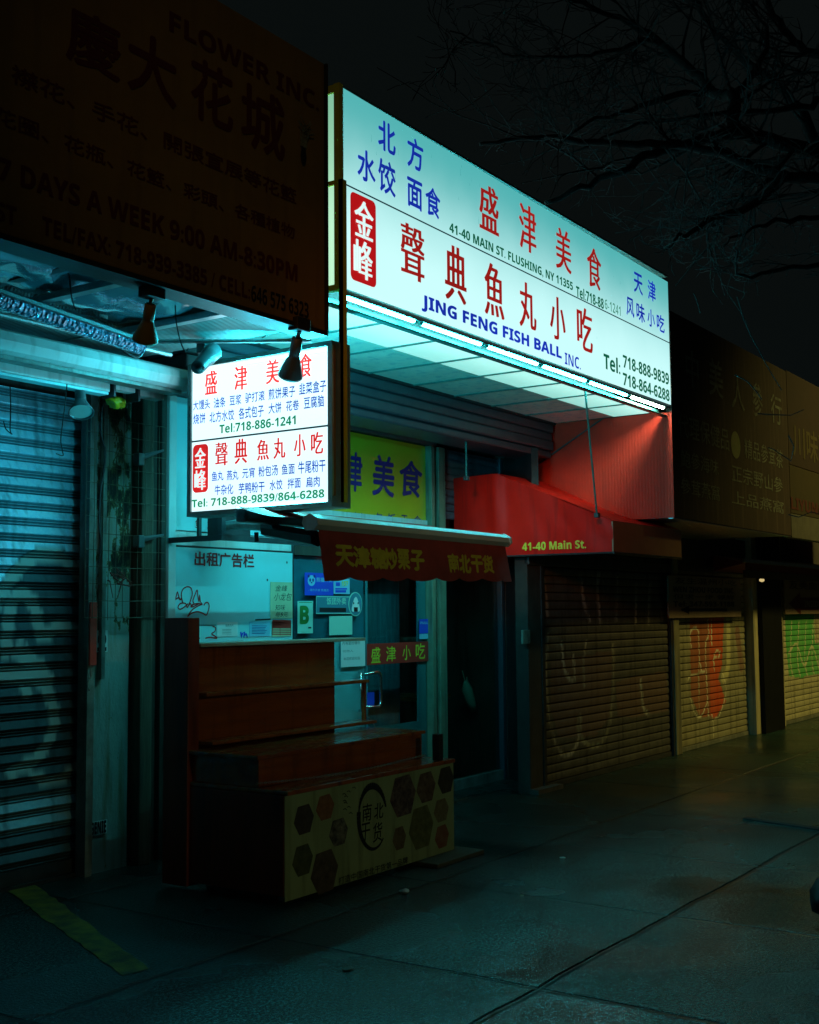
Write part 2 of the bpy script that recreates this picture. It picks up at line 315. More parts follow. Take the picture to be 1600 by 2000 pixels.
# ------------------------------------------------------------------ pavement
def pavement():
    m = bpy.data.materials.new('wet_pavement'); m.use_nodes = True; n = m.node_tree.nodes; l = m.node_tree.links; b = n['Principled BSDF']
    g = n.new('ShaderNodeNewGeometry'); sx = n.new('ShaderNodeSeparateXYZ')
    wob = n.new('ShaderNodeTexNoise'); wob.inputs['Scale'].default_value = 1.3; wob.inputs['Detail'].default_value = 6
    l.new(g.outputs['Position'], wob.inputs['Vector'])
    ad = n.new('ShaderNodeVectorMath'); ad.operation = 'MULTIPLY_ADD'; ad.inputs[1].default_value = (.07, .07, 0)
    l.new(wob.outputs['Color'], ad.inputs[0]); l.new(g.outputs['Position'], ad.inputs[2]); l.new(ad.outputs[0], sx.inputs[0])
    def joint(o, first, pitch):
        a = n.new('ShaderNodeMath'); a.operation = 'SUBTRACT'; a.inputs[1].default_value = first+.035+pitch/2; l.new(o, a.inputs[0])
        q = n.new('ShaderNodeMath'); q.operation = 'PINGPONG'; q.inputs[1].default_value = pitch/2; l.new(a.outputs[0], q.inputs[0])
        r = n.new('ShaderNodeMapRange'); r.inputs['From Min'].default_value = pitch/2-.022; r.inputs['From Max'].default_value = pitch/2-.006
        l.new(q.outputs[0], r.inputs[0]); return r.outputs[0]
    jx = joint(sx.outputs[0], 4.66, 1.46); jy = joint(sx.outputs[1], 2.53, 1.5)
    j = n.new('ShaderNodeMath'); j.operation = 'MAXIMUM'; l.new(jx, j.inputs[0]); l.new(jy, j.inputs[1])
    big = n.new('ShaderNodeTexNoise'); big.inputs['Scale'].default_value = .9; big.inputs['Detail'].default_value = 7; big.inputs['Roughness'].default_value = .6
    l.new(g.outputs['Position'], big.inputs['Vector'])
    fine = n.new('ShaderNodeTexNoise'); fine.inputs['Scale'].default_value = 62; fine.inputs['Detail'].default_value = 2.5; fine.inputs['Roughness'].default_value = .7; l.new(g.outputs['Position'], fine.inputs['Vector'])
    rp = n.new('ShaderNodeValToRGB'); rp.color_ramp.elements[0].color = (.004, .013, .012, 1); rp.color_ramp.elements[1].color = (.015, .048, .044, 1)
    rp.color_ramp.elements[0].position = .3; rp.color_ramp.elements[1].position = .75; l.new(big.outputs[0], rp.inputs[0])
    fr = n.new('ShaderNodeMapRange'); fr.inputs['From Min'].default_value = .42; fr.inputs['From Max'].default_value = .60; fr.inputs['To Min'].default_value = .1; fr.inputs['To Max'].default_value = 3.2
    l.new(fine.outputs[0], fr.inputs[0])
    vm = n.new('ShaderNodeVectorMath'); vm.operation = 'SCALE'; l.new(rp.outputs[0], vm.inputs[0]); l.new(fr.outputs[0], vm.inputs['Scale'])
    mx = n.new('ShaderNodeMix'); mx.data_type = 'RGBA'; l.new(j.outputs[0], mx.inputs[0]); l.new(vm.outputs[0], mx.inputs[6]); mx.inputs[7].default_value = (.012, .012, .012, 1)
    vg = n.new('ShaderNodeTexVoronoi'); vg.inputs['Scale'].default_value = 2.6; l.new(g.outputs['Position'], vg.inputs['Vector'])
    gs = n.new('ShaderNodeMapRange'); gs.inputs['From Min'].default_value = .045; gs.inputs['From Max'].default_value = .075; gs.inputs['To Min'].default_value = .8; gs.inputs['To Max'].default_value = 0; l.new(vg.outputs['Distance'], gs.inputs[0])
    wv = n.new('ShaderNodeVectorMath'); wv.operation = 'MULTIPLY_ADD'; wv.inputs[1].default_value = (1.1, 1.1, 0); l.new(wob.outputs['Color'], wv.inputs[0]); l.new(g.outputs['Position'], wv.inputs[2])
    vc = n.new('ShaderNodeTexVoronoi'); vc.feature = 'DISTANCE_TO_EDGE'; vc.inputs['Scale'].default_value = .42; l.new(wv.outputs[0], vc.inputs['Vector'])
    cs = n.new('ShaderNodeMapRange'); cs.inputs['From Min'].default_value = .002; cs.inputs['From Max'].default_value = .007; cs.inputs['To Min'].default_value = .85; cs.inputs['To Max'].default_value = 0; l.new(vc.outputs['Distance'], cs.inputs[0])
    mk_ = n.new('ShaderNodeMath'); mk_.operation = 'MAXIMUM'; l.new(gs.outputs[0], mk_.inputs[0]); l.new(cs.outputs[0], mk_.inputs[1])
    mg = n.new('ShaderNodeMix'); mg.data_type = 'RGBA'; l.new(mk_.outputs[0], mg.inputs[0]); l.new(mx.outputs[2], mg.inputs[6]); mg.inputs[7].default_value = (.010, .012, .012, 1)
    l.new(mg.outputs[2], b.inputs['Base Color'])
    wet = n.new('ShaderNodeTexNoise'); wet.inputs['Scale'].default_value = .55; wet.inputs['Detail'].default_value = 5
    mp = n.new('ShaderNodeMapping'); mp.inputs['Location'].default_value = (3.1, 7.7, 0); l.new(g.outputs['Position'], mp.inputs[0]); l.new(mp.outputs[0], wet.inputs['Vector'])
    wr = n.new('ShaderNodeMapRange'); wr.inputs['From Min'].default_value = .38; wr.inputs['From Max'].default_value = .62; wr.inputs['To Min'].default_value = .34; wr.inputs['To Max'].default_value = .10
    l.new(wet.outputs[0], wr.inputs[0]); l.new(wr.outputs[0], b.inputs['Roughness'])
    pud = n.new('ShaderNodeMapRange'); pud.inputs['From Min'].default_value = .56; pud.inputs['From Max'].default_value = .64; pud.inputs['To Min'].default_value = 1; pud.inputs['To Max'].default_value = .3; l.new(wet.outputs[0], pud.inputs[0])
    fp_ = n.new('ShaderNodeMath'); fp_.operation = 'MULTIPLY'; l.new(fine.outputs[0], fp_.inputs[0]); l.new(pud.outputs[0], fp_.inputs[1])
    h = n.new('ShaderNodeMath'); h.operation = 'MULTIPLY_ADD'; h.inputs[1].default_value = -1.2; l.new(j.outputs[0], h.inputs[0]); l.new(fp_.outputs[0], h.inputs[2])
    bm_ = n.new('ShaderNodeBump'); bm_.inputs['Strength'].default_value = 1.0; bm_.inputs['Distance'].default_value = .013; l.new(h.outputs[0], bm_.inputs['Height']); l.new(bm_.outputs[0], b.inputs['Normal'])
    b.inputs['Specular IOR Level'].default_value = .6
    o = MB().quad((-40, -40, 0), (120, -40, 0), (120, 60, 0), (-40, 60, 0)).build('pavement', m, origin=(0, 0, 0)); tag(o, kind='structure')
pavement()
# yellow painted band at the lower left
sm = MB(); A0, A1, B0, B1 = P(0, 1730, 'z', .004), P(62, 1721, 'z', .004), P(240, 1905, 'z', .004), P(292, 1892, 'z', .004)
N = 24
for i in range(N+1):
    t = i/N; a = A0.lerp(B0, t); b = A1.lerp(B1, t); d = (b-a)
    a = a - d*random.uniform(-.06, .06); b = b + d*random.uniform(-.07, .06); a.z = b.z = .004; sm.v += [a, b]
sm.f += [[2*i, 2*i+1, 2*i+3, 2*i+2] for i in range(N)]
tag(sm.build('painted_stripe', M['stripe'], origin=A0), kind='structure')

# ------------------------------------------------------------------ shutters (slats in relief, sprayed paint and darker grooves in the colour layer)
def seg_d(px, pz, pts):
    best = 9
    for (ax, az), (bx, bz) in zip(pts, pts[1:]):
        dx, dz = bx-ax, bz-az; L = dx*dx+dz*dz or 1e-9; t = max(0, min(1, ((px-ax)*dx+(pz-az)*dz)/L))
        best = min(best, math.hypot(px-ax-dx*t, pz-az-dz*t))
    return best
def inside(px, pz, poly):
    c = False; j = len(poly)-1
    for i in range(len(poly)):
        (xi, zi), (xj, zj) = poly[i], poly[j]
        if (zi > pz) != (zj > pz) and px < (xj-xi)*(pz-zi)/(zj-zi)+xi: c = not c
        j = i
    return c
def paintmat(name, base, rough, metal, var, scale):
    m = mat(name, base, rough, metal, var=var, scale=scale, bump=.06, bscale=60, streak=tuple(x*.45 for x in base)); n = m.node_tree.nodes; l = m.node_tree.links; b = n['Principled BSDF']
    src = b.inputs['Base Color'].links[0].from_socket
    at = n.new('ShaderNodeAttribute'); at.attribute_name = 'spray'
    mx = n.new('ShaderNodeMix'); mx.data_type = 'RGBA'; l.new(at.outputs['Alpha'], mx.inputs[0]); l.new(src, mx.inputs[6]); l.new(at.outputs['Color'], mx.inputs[7])
    l.new(mx.outputs[2], b.inputs['Base Color'])
    mr_ = n.new('ShaderNodeMath'); mr_.operation = 'MULTIPLY_ADD'; mr_.inputs[1].default_value = .85-rough; mr_.inputs[2].default_value = rough; l.new(at.outputs['Alpha'], mr_.inputs[0]); l.new(mr_.outputs[0], b.inputs['Roughness'])
    ms_ = n.new('ShaderNodeMath'); ms_.operation = 'MULTIPLY_ADD'; ms_.inputs[1].default_value = -.4; ms_.inputs[2].default_value = .5; l.new(at.outputs['Alpha'], ms_.inputs[0]); l.new(ms_.outputs[0], b.inputs['Specular IOR Level'])
    mm = n.new('ShaderNodeMath'); mm.operation = 'MULTIPLY_ADD'; mm.inputs[1].default_value = -metal; mm.inputs[2].default_value = metal; l.new(at.outputs['Alpha'], mm.inputs[0]); l.new(mm.outputs[0], b.inputs['Metallic'])
    return m
def shutter(parent, Y, x0, x1, z0, z1, pitch, prof, m, paint, dx=.02, name='slat_curtain', groove_tone=None, seed=1):
    """prof: list of (fraction of pitch, outward offset); paint(x, z) -> (r,g,b,a) or None"""
    rows = []; z = z0; rg = random.Random(seed)
    while z < z1-1e-4:
        tone = rg.random()**2*.45; sag = rg.uniform(-.0015, .0015)
        for f, o in prof:
            zz = z+f*pitch
            if zz <= z1: rows.append((zz, o+sag, f, tone))
        z += pitch
    nx = max(2, int((x1-x0)/dx)); v = []; cols = []
    for zz, o, f_, tone in rows:
        for i in range(nx+1):
            x = x0+(x1-x0)*i/nx; v.append((x, Y-o, zz)); c = paint(x, zz) if paint else None; c = c or (.02, .02, .02, tone*.6)
            if groove_tone:                     # slat interlocks coloured darker than the faces
                g_ = groove_tone(f_); k_ = c[3]*(1-g_)+g_; c = tuple((c[i]*c[3]*(1-g_)+.012*g_)/max(k_, 1e-6) for i in range(3))+(k_,)
            cols.append(c)
    f = [[r*(nx+1)+i, r*(nx+1)+i+1, (r+1)*(nx+1)+i+1, (r+1)*(nx+1)+i] for r in range(len(rows)-1) for i in range(nx)]
    mb = MB().add(v, f); o = mb.build(name, m, parent, fix=False)
    ca = o.data.color_attributes.new('spray', 'FLOAT_COLOR', 'POINT')
    for i, c in enumerate(cols): ca.data[i].color = c
    return o
def XZ(pts, Y): return [(P(x, y, 'y', Y).x, P(x, y, 'y', Y).z) for x, y in pts]
FLAT = [(.0, .0), (.03, -.002), (.07, .006), (.11, .010), (.15, .006), (.18, -.002), (.22, -.002), (.26, .006), (.30, .010), (.34, .004), (.38, .002), (.50, .020), (.54, .021), (.98, .003)]
CURV = [(.0, -.004), (.05, -.004), (.09, .007), (.16, .010), (.5, .012), (.8, .009), (.9, .006), (.95, -.003)]
# left shutter
YL = 6.05
sl = thing('roller_shutter', (4.4, YL, 0), 'galvanised steel roller shutter with faded looping graffiti beside the peeling pier', 'shutter')
GREYG = (.12, .14, .13); PALE = (.34, .42, .38); DK = (.030, .042, .042)
blobs = [XZ(p, YL) for p in (
    [(-40, 1180), (40, 1090), (100, 1082), (165, 1100), (172, 1330), (150, 1440), (60, 1400), (-40, 1380)],
    [(-40, 1330), (60, 1330), (110, 1380), (110, 1450), (70, 1500), (-40, 1520)], [(60, 1480), (150, 1440), (150, 1520), (100, 1530), (70, 1510)])]
lines = [(XZ(spline(p), YL), wd) for p, wd in (
    ([(-20, 1200), (20, 1130), (60, 1092), (100, 1084), (150, 1115), (175, 1180)], .05), ([(10, 1270), (20, 1180), (45, 1160), (65, 1185), (80, 1240), (110, 1225), (150, 1230)], .05),
    ([(15, 1270), (60, 1290), (90, 1330), (60, 1320), (0, 1318)], .06), ([(-20, 1325), (40, 1318), (80, 1340), (102, 1380), (100, 1430), (70, 1480), (20, 1510)], .045),
    ([(50, 1500), (90, 1525), (140, 1505), (165, 1460)], .035), ([(40, 1260), (50, 1350)], .05))]
xs_ = [P(px, 1100, 'y', YL).x for px in (-60, 20, 60, 100, 150, 180)]; zs_ = [P(px, py, 'y', YL).z for px, py in ((-60, 1230), (20, 1140), (60, 1100), (100, 1090), (150, 1118), (180, 1170))]
zb1, zb0 = P(80, 1545, 'y', YL).z, P(80, 1620, 'y', YL).z
def arc(x):
    for i in range(5):
        if x < xs_[i+1]: t = (x-xs_[i])/(xs_[i+1]-xs_[i]); return zs_[i]*(1-t)+zs_[i+1]*t
    return zs_[-1]
def paintL(x, z):
    for pts, wd in lines:
        d = seg_d(x, z, pts)
        if d < wd*.75: return (*PALE, .95)
        if d < wd*1.0:
            k_ = (wd*1.0-d)/(wd*.25); return tuple(PALE[i]*k_+DK[i]*(1-k_) for i in range(3))+(.92,)
    if x > xs_[0] and z < arc(x) and not z < zb1: return (*DK, .9)
    if z < zb1 and z > zb0: return (.10, .14, .15, .4)
    if z <= zb0: return (.03, .04, .045, .85)
m_galv = paintmat('galvanised_slats', (.30, .70, .88), .38, .25, (.48, .84, .96), 45)
shutter(sl, YL, 3.2, 5.19, .1, 3.02, .0975, FLAT, m_galv, paintL, .018, groove_tone=lambda f: 0 if f > .41 else (.15 if .09 < f < .13 or .28 < f < .32 else .72))
MB().box((3.2, YL-.03, .02), (5.19, YL+.02, .1)).build('bottom_bar', M['dark'], sl)
MB().box((5.165, YL-.07, 0), (5.2, YL-.02, 3.05)).box((5.165, YL-.07, 0), (5.175, YL+.05, 3.05)).build('guide_rail', M['black'], sl)

# ------------------------------------------------------------------ left building, pier, posts
lb = thing('shop_building', (2, 8, 0), 'dark single storey building with a peeling pier behind the left galvanised shutter', 'building')
MB().box((-8, YL+.06, 0), (5.18, 12, 4.4)).box((5.18, 6.12, 0), (5.74, 12, 4.4)).build('wall', M['wall'], lb)
def peeling():
    m = M['peel']; n = m.node_tree.nodes; l = m.node_tree.links; b = n['Principled BSDF']; src = b.inputs['Base Color'].links[0].from_socket
    g = n.new('ShaderNodeNewGeometry'); mp = n.new('ShaderNodeMapping'); mp.inputs['Scale'].default_value = (1.6, 1, .8); mp.inputs['Location'].default_value = (.4, 0, .35); l.new(g.outputs['Position'], mp.inputs[0])
    t = n.new('ShaderNodeTexNoise'); t.inputs['Scale'].default_value = 6.5; t.inputs['Detail'].default_value = 10; t.inputs['Roughness'].default_value = .68; l.new(mp.outputs[0], t.inputs['Vector'])
    sx = n.new('ShaderNodeSeparateXYZ'); l.new(g.outputs['Position'], sx.inputs[0])
    mr = n.new('ShaderNodeMapRange'); mr.inputs['From Min'].default_value = 1.3; mr.inputs['From Max'].default_value = 1.9; mr.inputs['To Min'].default_value = -.14; mr.inputs['To Max'].default_value = .03; l.new(sx.outputs[2], mr.inputs[0])
    ad = n.new('ShaderNodeMath'); ad.operation = 'ADD'; l.new(t.outputs[0], ad.inputs[0]); l.new(mr.outputs[0], ad.inputs[1])
    rp = n.new('ShaderNodeValToRGB'); e = rp.color_ramp.elements; e[0].position = .515; e[0].color = (0, 0, 0, 1); e[1].position = .53; e[1].color = (1, 1, 1, 1); l.new(ad.outputs[0], rp.inputs[0])
    rc = n.new('ShaderNodeValToRGB'); e = rc.color_ramp.elements; e[0].position = .52; e[0].color = (.26, .20, .05, 1); e[1].position = .62; e[1].color = (.012, .012, .010, 1); q = e.new(.55); q.color = (.09, .075, .035, 1); l.new(ad.outputs[0], rc.inputs[0])
    mx = n.new('ShaderNodeMix'); mx.data_type = 'RGBA'; l.new(rp.outputs[0], mx.inputs[0]); l.new(src, mx.inputs[6]); l.new(rc.outputs[0], mx.inputs[7]); l.new(mx.outputs[2], b.inputs['Base Color'])
    bp = n.new('ShaderNodeBump'); bp.inputs['Strength'].default_value = .8; bp.inputs['Distance'].default_value = .02; bp.invert = True; l.new(ad.outputs[0], bp.inputs['Height']); l.new(bp.outputs[0], b.inputs['Normal'])
peeling()
MB().box((5.155, 5.94, 0), (5.47, 6.119, 3.08)).build('peeling_pier', M['peel'], lb)
MB().box((5.205, 5.90, 1.2), (5.235, 5.939, 3.05)).box((5.095, 5.90, 0), (5.15, 5.99, 3.05)).build('door_channel', M['grey'], lb)
MB().cbox((5.50, 5.86, 0), (5.605, 5.98, 3.1), .012).build('wooden_post', M['wood'], lb)
MB().cbox((5.625, 5.93, 0), (5.70, 6.05, 3.1), .01).build('sooty_post', M['soot'], lb)
MB().box((5.47, 6.05, 0), (5.74, 6.12, 3.1)).build('dark_recess', M['black'], lb)  # recess between the posts backed with a black sheet
MB().cbox((5.71, 5.90, 0), (5.775, 6.0, 3.1), .008).build('corner_post', M['soot'], lb)
MB().cbox((5.10, 5.885, P(170, 1300, 'y', 5.9).z), (5.155, 5.899, P(170, 1176, 'y', 5.9).z), .004).build('rust_strip', M['rust'], lb)
MB().tube([(5.1+.02*math.sin(i*.9)*(1 if i > 2 else .3), 5.88, P(170, 1300+7*i, 'y', 5.9).z) for i in range(8)], .004, 5).build('pull_wire', M['chain'], lb)
MB().box((3.0, 5.985, -.0), (5.15, 6.018, .02)).build('door_sill', M['black'], lb)
# wall brackets between the posts
for py in (890, 1050):
    a = P(268, py+5, 'y', 5.85); b = P(315, py-10 if py < 900 else py-5, 'y', 5.85)
    MB().cbox((a.x-.03, 5.80, a.z-.05), (a.x+.02, 5.859, a.z+.03), .006).tube([(a.x, 5.83, a.z), (b.x, 5.83, b.z)], [.022, .008], 6).build('bracket', M['lampg'], lb)

# cornice cassette (white retracted awning) along the left shop
cs = thing('awning_cassette', (4.6, 5.3, 2.98), 'long white retracted awning cassette running above the left shutter', 'awning')
prof = [(5.30, 2.985), (5.27, 3.0), (5.255, 3.05), (5.27, 3.1), (5.30, 3.118), (5.42, 3.118), (5.42, 2.985)]
MB().prism([(2.2, y, z) for y, z in prof], (3.15, 0, 0)).build('cassette', M['white'], cs)
MB().prism([(5.352, 5.25 if y < 5.26 else y, z) for y, z in prof], (.012, 0, 0)).build('end_cap', M['board'], cs)
MB().box((2.2, 5.31, 2.962), (5.3, 5.40, 2.984)).build('lower_lip', M['grey'], cs)
# strip light below it
sf = thing('strip_light', (4.4, 5.5, 2.9), 'unlit white strip light fixture mounted under the white cassette', 'light')
MB().cbox((3.2, 5.46, 2.925), (4.86, 5.54, 2.985), .008).build('housing', M['white'], sf)
MB().cbox((3.3, 5.45, 2.905), (4.84, 5.53, 2.924), .006).build('diffuser', M['board'], sf)
t2 = thing('cable_trunking', (5.1, 5.5, 2.93), 'short white cable trunking box right of the strip light', 'trunking')
MB().cbox((4.90, 5.46, 2.95), (5.06, 5.53, 3.0), .006).cbox((5.08, 5.46, 2.94), (5.30, 5.54, 3.0), .006).build('trunk', M['white'], t2)
MB().box((4.87, 5.44, 2.90), (4.885, 5.55, 3.0)).build('clip', M['black'], t2); MB().box((5.065, 5.44, 2.90), (5.08, 5.55, 3.01)).build('clip', M['black'], t2)

# soffit (canopy underside) of the left sign
ls = thing('soffit', (4, 4.8, 3.15), 'perforated metal soffit with torn plastic film under the dark left sign', 'soffit')
MB().box((4.50, 4.12, 3.165), (5.06, 5.9, 3.18)).box((2.2, 5.0, 3.175), (4.50, 5.9, 3.19)).build('perforated_panel', M['perf'], ls)
MB().box((2.2, 4.06, 3.26), (4.5, 5.0, 3.28)).build('black_backing', M['black'], ls)
fm = MB(); gx, gy = 26, 10; rf = random.Random(5)
for j in range(gy+1):
    for i in range(gx+1):
        x = 2.3+2.19*i/gx; y = 4.1+.9*j/gy; fm.v.append(Vector((x, y, 3.205-.03*math.sin(math.pi*j/gy)+rf.uniform(-.018, .014))))
fm.f += [[j*(gx+1)+i, j*(gx+1)+i+1, (j+1)*(gx+1)+i+1, (j+1)*(gx+1)+i] for j in range(gy) for i in range(gx)]
fm.build('plastic_film', M['film'], ls, smooth=True)
for x in (3.78, 4.49): MB().box((x-.025, 4.06, 3.13), (x+.025, 5.05, 3.164)).build('cross_beam', M['alu'], ls)
MB().box((3.55, 4.06, 3.18), (3.60, 5.0, 3.2)).box((3.9, 4.06, 3.19), (3.95, 5, 3.2)).build('lattice_bar', M['dark'], ls)
MB().box((2.2, 4.06, 3.12), (5.06, 4.10, 3.16)).build('front_rail', M['alu'], ls)
MB().tube([(2.2, 5.1, 3.13), (5.0, 5.1, 3.13)], .014, 8).build('conduit', M['alu'], ls)
MB().tube([(4.55, 5.12, 3.13), (5.05, 4.42, 3.13), (5.2, 4.2, 3.13)], .013, 8).build('brace_tube', M['alu'], ls)
# prismatic lamp tube
pl = thing('prismatic_lamp', (3.9, 4.8, 3.05), 'unlit long lamp with sparkling prismatic cover under the plastic film', 'lamp')
a, b = Vector((2.6, 4.52, 3.085)), Vector((4.60, 4.93, 3.085))
prm = bpy.data.materials.new('prismatic_cover'); prm.use_nodes = True; n = prm.node_tree.nodes; l = prm.node_tree.links; bb = n['Principled BSDF']
bb.inputs['Base Color'].default_value = (.10, .28, .42, 1); bb.inputs['Roughness'].default_value = .12; bb.inputs['Metallic'].default_value = .5
vt = n.new('ShaderNodeTexVoronoi'); vt.inputs['Scale'].default_value = 42; g = n.new('ShaderNodeNewGeometry'); l.new(g.outputs['Position'], vt.inputs['Vector'])
bp = n.new('ShaderNodeBump'); bp.inputs['Strength'].default_value = 1; bp.inputs['Distance'].default_value = .02; l.new(vt.outputs[0], bp.inputs['Height']); l.new(bp.outputs[0], bb.inputs['Normal'])
MB().tube([a, b], .045, 12).build('prismatic_cover', prm, pl)
s_ = (b-a).normalized().cross(Vector((0, 0, 1)))*.05
MB().tube([a+s_+Vector((0, 0, .02)), b+s_+Vector((0, 0, .02))], .016, 6).tube([a-s_+Vector((0, 0, .02)), b-s_+Vector((0, 0, .02))], .016, 6).build('lamp_rail', M['black'], pl)
MB().tube(spline([tuple(P(220, 665, 'y', 5.0)), tuple(P(235, 680, 'y', 5.0)), tuple(P(262, 697, 'y', 5.0)), tuple(P(277, 692, 'y', 5.0)), tuple(P(282, 672, 'y', 5.0))], 5), .008, 6).build('lamp_cable', M['wire'], pl)

# ------------------------------------------------------------------ dark left sign
YS = 4.0
sg = thing('flower_shop_sign', (3.5, YS, 3.12), 'huge unlit dull yellow shop sign with dark red lettering at upper left', 'sign')
MB().cbox((0.8, YS, 3.13), (5.075, YS+.12, 4.64), .01).build('sign_panel', M['dsign'], sg)
MB().box((0.8, YS-.012, 3.105), (5.085, YS+.13, 3.129)).box((5.076, YS-.012, 3.129), (5.09, YS+.125, 4.64)).build('sign_frame', M['black'], sg)
mb = MB()
for s, xl, xr, yt, yb in (('慶', 128, 236, 28, 140), ('大', 248, 345, 70, 195), ('花', 372, 455, 125, 245), ('城', 470, 556, 175, 300)):
    text(mb, s, 'y', YS, xl, xr, yt, yb, bold=.02)
text(mb, 'FLOWER INC.', 'y', YS, 330, 622, 20, 60, 'L', .01)
mb.build('shop_name_lettering', M['ink'], sg)
mb = MB()
text(mb, '絲花、襟花、手花、開張宣展等花籃', 'y', YS, -160, 578, 42, 84, 'L', .012)
text(mb, '花束、花圈、花瓶、花籃、彩頭、各種植物', 'y', YS, -170, 575, 140, 178, 'L', .012)
text(mb, 'OPEN 7 DAYS A WEEK 9:00 AM-8:30PM', 'y', YS, -170, 580, 244, 292, 'L', .01)
text(mb, 'MAIN ST     TEL/FAX: 718-939-3385 / CELL:', 'y', YS, -130, 488, 352, 392, 'L', .008)
mb.build('small_lettering', M['ink'], sg)
mb = MB(); text(mb, '646 575 6323', 'y', YS, 490, 602, 556, 588, 'L', .0)
mb.build('handwritten_number', M['blacki'], sg)
# torn hole with frayed edge
mb = MB(); c = P(592, 295, 'y', YS)
mb.quad(*[(c.x+.028*math.cos(t)*(1 if math.sin(t) < 0 else .7), YS-.004, c.z+.085*math.sin(t)) for t in [6.283*i/14 for i in range(14)]]); mb.build('torn_hole', M['blacki'], sg)
mb = MB(); rf = random.Random(9)
for i in range(26):
    x = c.x+rf.uniform(-.03, .03); h = rf.uniform(.06, .13); mb.tube([(x, YS-.006, c.z+.02), (x+rf.uniform(-.03, .03), YS-.02, c.z+.05+h*.5), (x+rf.uniform(-.06, .06), YS-.03, c.z+.04+h)], .0016, 4)
mb.build('frayed_threads', M['fade'], sg)

# ------------------------------------------------------------------ spot lights and camera
def spotlight(label, top, mouth, rm, hm, kind):
    top = Vector(top); mouth = Vector(mouth); t = thing('spotlight', top, label, 'spotlight', 'spotlights under the left sign')
    d = mouth-top
    MB().cbox(top+Vector((-.055, -.035, -.02)), top+Vector((.055, .035, .05)), .008).build('mounting_box', M['black'], t)
    MB().tube([top+Vector((0, 0, -.018)), top+d*.22], .011, 8).build('stem', hm, t)
    MB().lathe(top+d*.2, mouth, [(0, .018), (.02, rm*.42), (.40, rm*.46), (.45, rm*.40), (.5, rm*.48), (.95, rm*.98), (1, rm), (.985, rm*.93), (.9, rm*.82)], 22).build('lamp_hood', hm, t, smooth=True)
    MB().lathe(top+d*.2, mouth, [(.94, .001), (.955, rm*.5), (.945, rm*.88)], 22).build('lens', M['bulb'], t, smooth=True)
    return t
spotlight('ochre cone spotlight hanging below the edge of the dark sign, left of the camera', P(297, 575, 'y', 4.05), P(284, 664, 'y', 4.17), .062, M['lampy'], 0)
spotlight('dark cone spotlight hanging in front of the bright hanging sign', P(585, 640, 'y', 4.0), P(567, 734, 'y', 4.16), .068, M['lampg'], 1)
spotlight('grey flood lamp with round pale lens hanging by the strip light', P(156, 754, 'y', 5.5), P(159, 806, 'y', 5.42), .072, M['lampg'], 2)
cm = thing('security_camera', P(400, 690, 'y', 4.7), 'small dark cylindrical security camera above the top left corner of the hanging sign', 'camera')
MB().lathe(P(385, 719, 'y', 4.62), P(417, 686, 'y', 4.72), [(0, .001), (0, .034), (.06, .04), (.5, .042), (.55, .048), (1, .05), (1, .001)], 20).build('camera_body', mat('camera_grey', (.05, .065, .07), .35), cm, smooth=True)
MB().lathe(P(384, 720, 'y', 4.615), P(388, 716, 'y', 4.62), [(0, .001), (.2, .026), (1, .03)], 16).build('camera_lens', M['black'], cm, smooth=True)
MB().cbox(P(398, 690, 'y', 4.74)+Vector((-.03, -.03, .0)), P(398, 680, 'y', 4.74)+Vector((.04, .03, .05)), .006).build('camera_bracket', M['black'], cm)

# dangling wires
for px, pts in (('dangling wire over the left edge of the galvanised shutter', [(20, 755), (21, 800), (20, 840), (24, 848), (12, 838), (7, 822)]),
                ('dangling wire with a hooked end in front of the galvanised shutter', [(131, 750), (126, 800), (122, 830), (119, 860), (122, 880), (123, 890), (110, 886)]),
                ('thin wire loop hanging below the perforated soffit', [(342, 580), (344, 625), (352, 665), (362, 686), (368, 680)]),
                ('thin wire hanging from the plastic film', [(133, 515), (140, 580), (148, 605)]),
                ('short curled wire under the sign edge right of the ochre spotlight', [(520, 625), (528, 640), (524, 652), (512, 660)])):
    tag(MB().tube(spline([tuple(P(x, y, 'y', 5.0 if 'shutter' in px else 4.4)) for x, y in pts], 5), .0032, 5).build('hanging_wire', M['wire']), px, 'wire', 'wires dangling under the left canopy')
# welded wire grid on the pier
wg = MB(); yw = 5.845
x0, x1 = P(168, 1000, 'y', yw).x, P(323, 1000, 'y', yw).x; z0, z1 = P(250, 1205, 'y', yw).z, P(250, 822, 'y', yw).z
for i in range(12): x = x0+(x1-x0)*i/11; wg.tube([(x, yw, z0+random.uniform(-.02, 0)), (x+random.uniform(-.006, .006), yw-.004, (z0+z1)/2), (x, yw, z1)], .0022, 5)
for i in range(13): z = z0+(z1-z0)*i/12; wg.tube([(x0, yw+.004, z), ((x0+x1)/2, yw+.001, z-.006), (x1, yw+.004, z)], .0022, 5)
tag(wg.build('wire_grid', M['mesh']), 'rusty welded wire grid fixed over the peeling pier', 'wire grid')
cb = MB().tube(spline([tuple(P(x, y, 'y', 5.83)) for x, y in ((213, 745), (208, 775), (199, 800), (198, 850), (206, 880), (203, 920), (196, 960), (194, 1020), (197, 1060), (193, 1100))], 5), .007, 6)
tag(cb.build('loose_cable', M['wire']), 'black loose cable running down in front of the wire grid', 'cable')
rb = MB(); rf = random.Random(4)
for i in range(9):
    a = P(222+rf.uniform(-12, 10), 1130+rf.uniform(-15, 15), 'y', 5.82)
    rb.tube([a, a+Vector((rf.uniform(-.05, .12), rf.uniform(-.04, .0), rf.uniform(-.05, .05))), a+Vector((rf.uniform(-.05, .22), rf.uniform(-.03, .0), rf.uniform(-.14, .02)))], [.006, .004, .002], 5)
tag(rb.build('tangled_strips', mat('red_tangle', (.26, .05, .04), .7)), 'tangle of torn reddish strips caught in the wire grid', 'debris')
